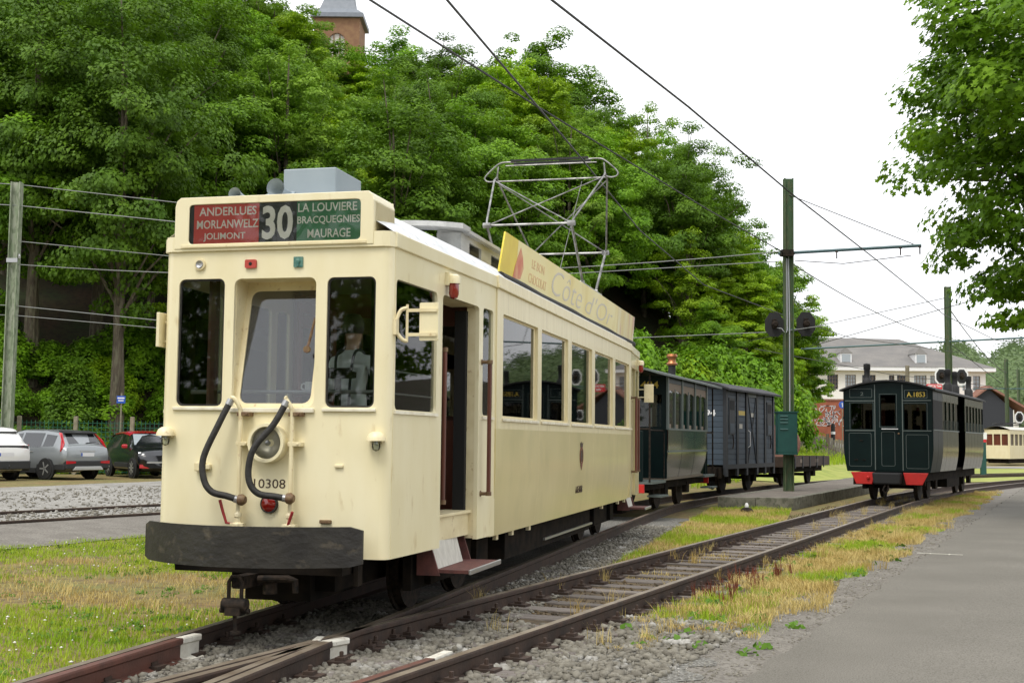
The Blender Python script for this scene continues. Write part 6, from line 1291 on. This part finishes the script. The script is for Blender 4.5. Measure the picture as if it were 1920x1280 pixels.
# first the ones that draw the skyline: (image x, image y of the top, distance, kind, scale)
SKY = [(1010, 42, 98, 'broad', 1.15), (900, 95, 92, 'light', 1.1), (800, 75, 100, 'dark', 1.05), (735, 50, 104, 'broad', 1.05), (650, 92, 96, 'light', 1.0), (538, 12, 96, 'broad', 1.0), (500, -30, 92, 'tall', 1.1), (1085, 130, 100, 'broad', 1.0), (1150, 185, 104, 'light', .9), (1215, 140, 110, 'tall', .95), (1270, 240, 98, 'broad', .85), (1295, 255, 92, 'dark', .8), (1180, 230, 92, 'light', .95), (1100, 300, 86, 'broad', .95), (1250, 400, 84, 'light', .75), (1360, 415, 88, 'light', .8), (1420, 440, 90, 'broad', .85), (1465, 465, 92, 'light', .8), (1488, 545, 94, 'broad', .6), (1512, 625, 95, 'light', .42), (1400, 500, 80, 'light', .68), (1320, 380, 94, 'broad', .85), (1300, 430, 82, 'light', .8), (1330, 560, 74, 'broad', .55), (1450, 600, 82, 'light', .5)]
for u, v, Y_, k, s in SKY:
    X_ = (u-960)/2350*Y_; zt = 1.6+(640-v)/2350*Y_+Y_*math.tan(PH)+(u-960)*Y_/2350*-.0105; g = hillz(X_, Y_)
    hgt = {'broad': 15, 'light': 16, 'dark': 17, 'tall': 17, 'airy': 12}[k]
    sz = max(.35, (zt-g)/hgt)
    tree(k, X_, Y_, g-.1, min(s, sz*1.35), rt_.uniform(0, 6.28), sz, label=(['', 'tallest '][u == 1010]+LAB[k][0]+' whose top meets the sky' + (' near the church tower' if u < 700 else ' left of the pantograph' if u <= 950 else ' above the pantograph' if u < 1150 else ' right of the pantograph' if u < 1290 else ' above the blue grey van' if u < 1440 else ' beside the green mast')))
# the wood below and behind them
for i in range(20):
    for j in range(7):
        a = -42+i*3.9+rt_.uniform(-1.4, 1.4); dh = 4.0+j*6.0+rt_.uniform(-2., 2.)
        x = a*.743-.669*dh; y = 62+a*.669+.743*dh
        u = px(x, y)
        if not (-160 < u < 1420) or y < 47 or (u < 345 and dh < 6.5): continue
        k = rt_.choices(['dark', 'broad', 'light', 'tall', 'airy'], [7, 2, .4, .8, .2] if u < 330 else [1.2, 3.5, 3, 1.2, .8])[0]
        s = rt_.uniform(.72, 1.05)
        if u > 560: s = min(s, 1.05-.30*(u-560)/860)
        g = hillz(x, y); topv = 826-((g+16*s)-1.6)/y*2350
        lim = np.interp(u, [-200, 540, 560, 600, 700, 760, 850, 960, 1060, 1140, 1240, 1330, 1420], [-400, -60, 25, 105, 105, 80, 120, 60, 110, 200, 200, 290, 470])
        while topv < lim+25 and s > .35: s *= .93; topv = 826-((g+16*s)-1.6)/y*2350
        if s <= .36: continue
        tree(k, x, y, g-.1, s, rt_.uniform(0, 6.28), s*rt_.uniform(.93, 1.08))
# two bare trunks seen under the canopy
for x, y, r_, lb in ((-16.0, 50.5, .20, 'pale straight trunk rising in the dark gap left of the tram'), (-20.3, 52.5, .26, 'thick trunk behind the pale mast')):
    e_ = empty('forest_trunk', (x, y, hillz(x, y)-.2), label=lb, cat='tree trunk'); b = MB(); b.tube([(0, 0, 0), (.03, 0, 2), (.08, 0, 5), (.2, 0, 8.5)], [r_*1.3, r_, r_*.92, r_*.6], 10); b.build('trunk', 'bark', e_, smooth=True)
    b = MB(); b.tube([(.1, 0, 6), (.9, -.1, 7.2), (1.6, 0, 8.6)], [.08, .05, .02], 6); b.build('branch', 'bark', e_)
for x, y in ((-15.9, 50.7), (-20.2, 52.7)): tree('dark', x, y, hillz(x, y)-.2, .85, 1.7, 1.08, label='dark oak crown over the '+('pale straight trunk left of the tram' if x > -17 else 'thick trunk behind the pale mast'))
# shrubs
def make_bush(name, H, rad, seed, lm, K, per, size, cone=False):
    rng = np.random.default_rng(seed); root = empty(name); z = rng.uniform(.05, 1, K)**.8*H; w_ = (1-z/H*.92) if cone else np.sqrt(np.clip(1-(z/H*1.0)**2.2, .05, 1))
    a = rng.uniform(0, 6.28, K); rr = rng.uniform(.3, 1, K)**.5*rad*w_
    C = np.stack([np.cos(a)*rr, np.sin(a)*rr, z*.93], 1); v, f = leaf_cloud(C, rng.uniform(.16, .32, K)*rad, np.full(K, per), size, rng, .8, core=(0, 0, H*.3)); npmesh('foliage', v, f, lm, root)
    b = MB()
    for k in range(6): c = C[k*3]; b.tube([(0, 0, -.1), tuple(c*.5), tuple(c)], [.04, .025, .01], 5)
    b.build('stem', 'bark_dark', root); return root
bp = {'round': make_bush('shrub', 2.2, 1.5, 4, 'leaf_a', 60, 90, (.09, .19)), 'pale': make_bush('shrub', 2.0, 1.4, 9, 'leaf_b', 55, 85, (.09, .18)), 'cone': make_bush('conical_shrub', 4.6, 2.0, 12, 'leaf_c', 120, 110, (.08, .17), True)}
ub = set()
def bush(k, x, y, z, s, lb, grp=None, sz=None):
    o = bp[k] if k not in ub else copy_tree(bp[k]); ub.add(k); o.location = (x, y, z); o.scale = (s, s, sz or s); o.rotation_euler = (0, 0, rt_.uniform(0, 6)); tag(o, lb, 'shrub', grp)
bush('cone', -16.6, 47.6, .15, .95, 'conical dark shrub standing behind the grey car')
for i in range(26):
    x = -25+i*.66+rt_.uniform(-.3, .3); y = 46.6+rt_.uniform(0, 1.2); bush(rt_.choice(['round', 'pale']), x, y, .1, rt_.uniform(.5, .85), 'low green shrub in the hedge along the mesh fence', 'hedge shrubs along the fence')
for i in range(26):
    a = rt_.uniform(-40, 24); dh = rt_.uniform(1, 7); x = a*.743-.669*dh; y = 62+a*.669+.743*dh
    if y < 48: continue
    bush(rt_.choice(['round', 'pale', 'round']), x, y, hillz(x, y)-.1, rt_.uniform(.8, 1.5), 'undergrowth shrub at the foot of the wooded slope', 'undergrowth shrubs on the slope')
for i in range(34):
    dh = rt_.uniform(.8, 9); x = rt_.uniform(-27, -9.5); y = 62+(.669*x+dh)/.743
    if y < 46.8 or (-18.6 < x < -15.2 and dh < 3): continue
    bush('round', x, y, hillz(x, y)-.15, rt_.uniform(.7, 1.35), 'dark undergrowth shrub below the oaks left of the tram', 'undergrowth shrubs on the left slope', rt_.uniform(.6, 1.1))
for i in range(22):
    t = i/21; x = 1+t*15+rt_.uniform(-.6, .6); y = 62+.9*x-2+rt_.uniform(-1.5, 1); bush(rt_.choice(['round', 'pale']), x, y, zg(x, y), rt_.uniform(1.2, 2.0), 'bright shrub at the wood edge behind the wagons', 'wood edge shrubs', rt_.uniform(1.5, 2.4))
bush('pale', 32.5, 100, zg(32.5, 100), 1.5, 'leafy shrub in front of the factory beside the red sign', None, 2.3); bush('round', 34.2, 101, zg(34, 101), 1.3, 'rounder shrub in front of the factory, right of the red sign', None, 1.9)
# far wooded hills: one mass
def far_wood():
    rng = np.random.default_rng(77); n = 420; u = rng.uniform(1780, 2150, n); Yd = rng.uniform(190, 520, n); X_ = (u-960)/2350*Yd
    zt = 1.6+np.interp(Yd, [190, 520], [7, 34]); zt = zt*(1+.12*np.sin(u*.05)); C = np.stack([X_, Yd, zt], 1); C[:, 2] += rng.uniform(-3, 3, n)
    v, f = leaf_cloud(C, rng.uniform(4, 8, n), np.full(n, 260), (.5, 1.1), rng, .8, core=(60, 300, -30)); o = npmesh('far_wood', v, f, 'leaf_hazed'); tag(o, 'distant wooded hill at the right behind the house', 'wood', kind='stuff')
far_wood()
b = MB(); b.grid(lambda u, v: (40+u*360, 185+v*380, -1+v*36*(.9+.2*math.sin(u*7))), 24, 16); tag(b.build('distant_hill', 'forest_floor', smooth=True), kind='structure')
def back_wood():  # trees added behind the camera to darken reflections in the front windows
    rng = np.random.default_rng(41); n = 260; X_ = rng.uniform(-60, 34, n); C = np.stack([X_, rng.uniform(-30, -20, n)-.1*np.abs(X_), 1+rng.uniform(0, 1, n)**.8*(11+2.5*np.sin(X_*.33)+1.5*np.sin(X_*.9))], 1)
    v, f = leaf_cloud(C, rng.uniform(1.6, 3.0, n), np.full(n, 110), (.5, 1.0), rng, .8, core=(0, -60, 0)); tag(npmesh('mirrored_wood', v, f, 'leaf_c'), 'unseen dark trees added for the tram front windows to reflect', 'wood', kind='stuff')
back_wood()
# maple hanging in from the right
ML = np.array([(0, -.34), (.40, -.36), (.27, -.06), (.54, .16), (.20, .20), (0, .58), (-.20, .20), (-.54, .16), (-.27, -.06), (-.40, -.36)])
def maple():
    rng = np.random.default_rng(5); root = empty('maple_tree', (15.6, 29.0, zg(15.6, 29)), label='maple with lobed leaves hanging in from the right edge', cat='tree')
    K = 760; C = []
    while len(C) < K:
        d = rng.normal(size=3); d /= np.linalg.norm(d)
        az = math.atan2(d[1], d[0]); f = 1+.20*math.sin(3*az+1.2+d[2]*4)+.14*math.sin(7*d[2]+1); rr = rng.uniform(.25, 1)**.45
        c = np.array([-1.2+d[0]*6.2*f*rr, d[1]*4.8*f*rr, 9.6+d[2]*6.6*rr*f]); 
        if c[2] < 3.6+.0*c[0]: continue
        u = 960+2350*(c[0]+15.6)/(c[1]+29); v = 832-(c[2]-1.73)/(c[1]+29)*2350
        lim = np.interp(v, [-200, 0, 60, 180, 250, 330, 420, 480, 560, 650], [1700, 1755, 1740, 1715, 1740, 1690, 1760, 1790, 1850, 1885])
        if u < lim-5: continue
        C.append(c)
    C = np.array(C); v, f = leaf_cloud(C, rng.uniform(.5, .9, K), np.full(K, 100), (.13, .22), rng, .5, ML, .75, core=(0, 0, 8)); npmesh('crown', v, f, 'leaf_maple', root)
    b = MB(); b.tube([(0, 0, -.3), (.05, 0, 2.5), (0, 0, 5), (-.2, .1, 9), (-.4, 0, 14)], [.38, .30, .26, .16, .04], 10)
    for i in range(0, K, 9):
        c = C[i]; s = (-.05, 0, max(3.2, 4+(c[2]-4)*.55)); m = (c[0]*.5, c[1]*.5, s[2]+(c[2]-s[2])*.7); b.tube(smooth_path([s, m, tuple(c)], 3), [.09, .08, .06, .05, .035, .02, .01], 6)
    b.build('trunk', 'bark', root, smooth=True)
maple()
# ------------------------------------------------------------------ grass and weeds
def blades(name, P, h, wd, m, label, lean=.6):
    n = len(P); a = RNG.uniform(0, 6.28, n); hh = RNG.uniform(h[0], h[1], n)*(1+.55*vnoise(P[:, 0], P[:, 1], 5.3, .9)+.3*vnoise(P[:, 0], P[:, 1], 13., .2)); ln = RNG.uniform(.1, lean, n)*hh; ww = RNG.uniform(wd[0], wd[1], n)
    tx, ty = np.cos(a), np.sin(a); b2 = a+RNG.uniform(-.8, .8, n)+1.57; lx, ly = np.cos(b2)*ln, np.sin(b2)*ln
    v = np.zeros((n, 5, 3)); v[:, 0] = P-np.stack([tx*ww, ty*ww, 0*a], 1); v[:, 1] = P+np.stack([tx*ww, ty*ww, 0*a], 1)
    mid = P+np.stack([lx*.35, ly*.35, hh*.6], 1); v[:, 2] = mid+np.stack([tx*ww*.7, ty*ww*.7, 0*a], 1); v[:, 3] = mid-np.stack([tx*ww*.7, ty*ww*.7, 0*a], 1); v[:, 4] = P+np.stack([lx, ly, hh*.95], 1)
    f = np.concatenate([np.array([[0, 1, 2], [0, 2, 3], [3, 2, 4]])[None]+np.arange(n)[:, None, None]*5]).reshape(-1, 3)
    return tag(npmesh(name, v.reshape(-1, 3), f, m), label, 'grass', kind='stuff')
LB = band(TM, DT, NTv, -5, 26, -9.5, -.98, 230000, .0, 1.3)
edge = (LB[:, 0]-PM.x)*NP.x+(LB[:, 1]-PM.y)*NP.y      # keep off the lane
LB = LB[edge > 2.35]
nz1 = vnoise(LB[:, 0], LB[:, 1], 1.3)+.45*vnoise(LB[:, 0], LB[:, 1], 3.7, 1.); e2 = ((LB[:, 0]-PM.x)*NP.x+(LB[:, 1]-PM.y)*NP.y)
bare = np.exp(-(((LB[:, 0]+4.9)/1.5)**2+((LB[:, 1]-14.6)/1.5)**2))
gsc = nz1+.42+.6*(e2 < 3.8)-1.9*bare+RNG.uniform(-.35, .35, len(LB)); g = LB[gsc > .0]; d_ = LB[(gsc <= .0)]; d_ = d_[RNG.uniform(0, 1, len(d_)) < np.clip(.45+.5*vnoise(d_[:, 0], d_[:, 1], 2.9, 2.2), .08, 1)]
blades('green_grass', g, (.02, .075), (.003, .0065), 'blade_green', 'short green grass on the left beside the tram track')
blades('dry_grass', d_, (.02, .085), (.002, .005), 'blade_dry', 'dry straw coloured grass patches on the left beside the rails', 1.1)
fl2 = g[RNG.uniform(0, 1, len(g)) < .006]+np.array([0, 0, .075]); stones('clover_flowers', fl2, 'clover', .009, .017, 'white clover flowers dotted in the left grass', 'flowers')
RB = np.concatenate([band(RM, DR, NR, -9.5, 34, .85, 2.5, 95000, .0, 1.3), band(RM, DR, NR, 1, 34, .8, 2.1, 30000, 0.)])
nn = vnoise(RB[:, 0], RB[:, 1], 1.7, 2.)+.5*vnoise(RB[:, 0], RB[:, 1], 4.9, .7)+RNG.uniform(-.3, .3, len(RB)); s_ = (RB[:, 0]-RM.x)*DR.x+(RB[:, 1]-RM.y)*DR.y; a_ = (RB[:, 0]-RM.x)*NR.x+(RB[:, 1]-RM.y)*NR.y
keep = (s_ > -5.6+1.2*vnoise(RB[:, 0], RB[:, 1], 3.))&(a_ < 2.2+.35*vnoise(RB[:, 0], RB[:, 1], 2.3))
RB, nn = RB[keep], nn[keep]
blades('verge_dry_grass', RB[(nn < .30) & (vnoise(RB[:, 0], RB[:, 1], 3.3, 4.) > -.38)], (.03, .12), (.002, .005), 'blade_dry', 'yellow dry grass between the right hand track and the path', 1.3); blades('verge_green_grass', RB[nn >= .36], (.03, .10), (.003, .006), 'blade_green', 'green tufts between the right hand track and the path')
MBd = np.concatenate([band(TM, DT, NTv, 3.5, 24, 1.5, 3.6, 60000, .0)]); q_ = ((MBd[:, 0]-RM.x)*NR.x+(MBd[:, 1]-RM.y)*NR.y); MBd = MBd[q_ < -1.05]; n3 = vnoise(MBd[:, 0], MBd[:, 1], 1.5, .3)+RNG.uniform(-.35, .35, len(MBd))
blades('middle_dry_grass', MBd[(n3 < .1) & (n3 > -.75)], (.03, .10), (.002, .005), 'blade_dry', 'dry grass between the tram and the right hand track', 1.2); blades('middle_green_grass', MBd[n3 >= .1], (.04, .12), (.003, .006), 'blade_green', 'green grass strip between the tram and the platform')
TB = band(RM, DR, NR, -3, 20, -.55, .55, 9000, .0, 1.2); TB = TB[vnoise(TB[:, 0], TB[:, 1], 2.6, 1.1) > .15]; blades('track_weeds', TB, (.02, .06), (.002, .005), 'blade_dry', 'sparse dry weeds growing between the sleepers', 1.2)
TG = np.concatenate([band(RM, DR, NR, -6.8, 26, -1.2, 2.4, 260, .0)]); TG = np.repeat(TG, 26, 0)+np.concatenate([RNG.normal(size=(260*26, 2))*.045, np.zeros((260*26, 1))], 1)
blades('tall_tufts', TG[:3000], (.12, .26), (.002, .004), 'blade_dry', 'taller straw tufts beside the right hand rail', .7)
MDW = np.stack([RNG.uniform(4, 34, 60000), RNG.uniform(48, 90, 60000), np.zeros(60000)], 1); dq = ((MDW[:, 0]-RM.x)*NR.x+(MDW[:, 1]-RM.y)*NR.y); MDW = MDW[dq < -8]; MDW[:, 2] = [zg(x, y)+.02 for x, y in MDW[:, :2]]
blades('meadow_grass', MDW, (.15, .45), (.01, .03), 'blade_green', 'tall bright meadow grass beyond the wagons')
CLV = band(TM, DT, NTv, -4.5, 16, -7.5, -1.1, 900, .012, 1.3); e5 = (CLV[:, 0]-PM.x)*NP.x+(CLV[:, 1]-PM.y)*NP.y; CLV = CLV[(e5 > 2.5) & (vnoise(CLV[:, 0], CLV[:, 1], 1.3)+.45*vnoise(CLV[:, 0], CLV[:, 1], 3.7, 1.) > -.25)]
v, f = leaf_cloud(CLV+np.array([0, 0, .015]), RNG.uniform(.06, .16, len(CLV)), np.full(len(CLV), 34), (.016, .036), RNG, .25); tag(npmesh('clover_leaves', v, f, 'weed'), 'low clover leaves spread through the left grass', 'clover', kind='stuff')
# leafy weeds
WP = band(RM, DR, NR, -6.2, 16, 1.0, 2.4, 60, .0, 1.4); cw = np.repeat(WP, 14, 0)
v, f = leaf_cloud(WP+np.array([0, 0, .03]), np.full(60, .11), np.full(60, 16), (.04, .10), RNG, .4); tag(npmesh('leafy_weeds', v, f, 'weed'), 'small leafy green weeds along the right hand rail', 'weeds', kind='stuff')
DK = band(RM, DR, NR, -3.0, 1.0, .85, 1.3, 26, 0.); blades('dock_stalks', np.repeat(DK, 9, 0)+np.concatenate([RNG.normal(size=(234, 2))*.02, np.zeros((234, 1))], 1), (.10, .24), (.004, .008), 'dock', 'reddish dock stalks standing beside the rail', .3)
print('TREES', NTREE[0])
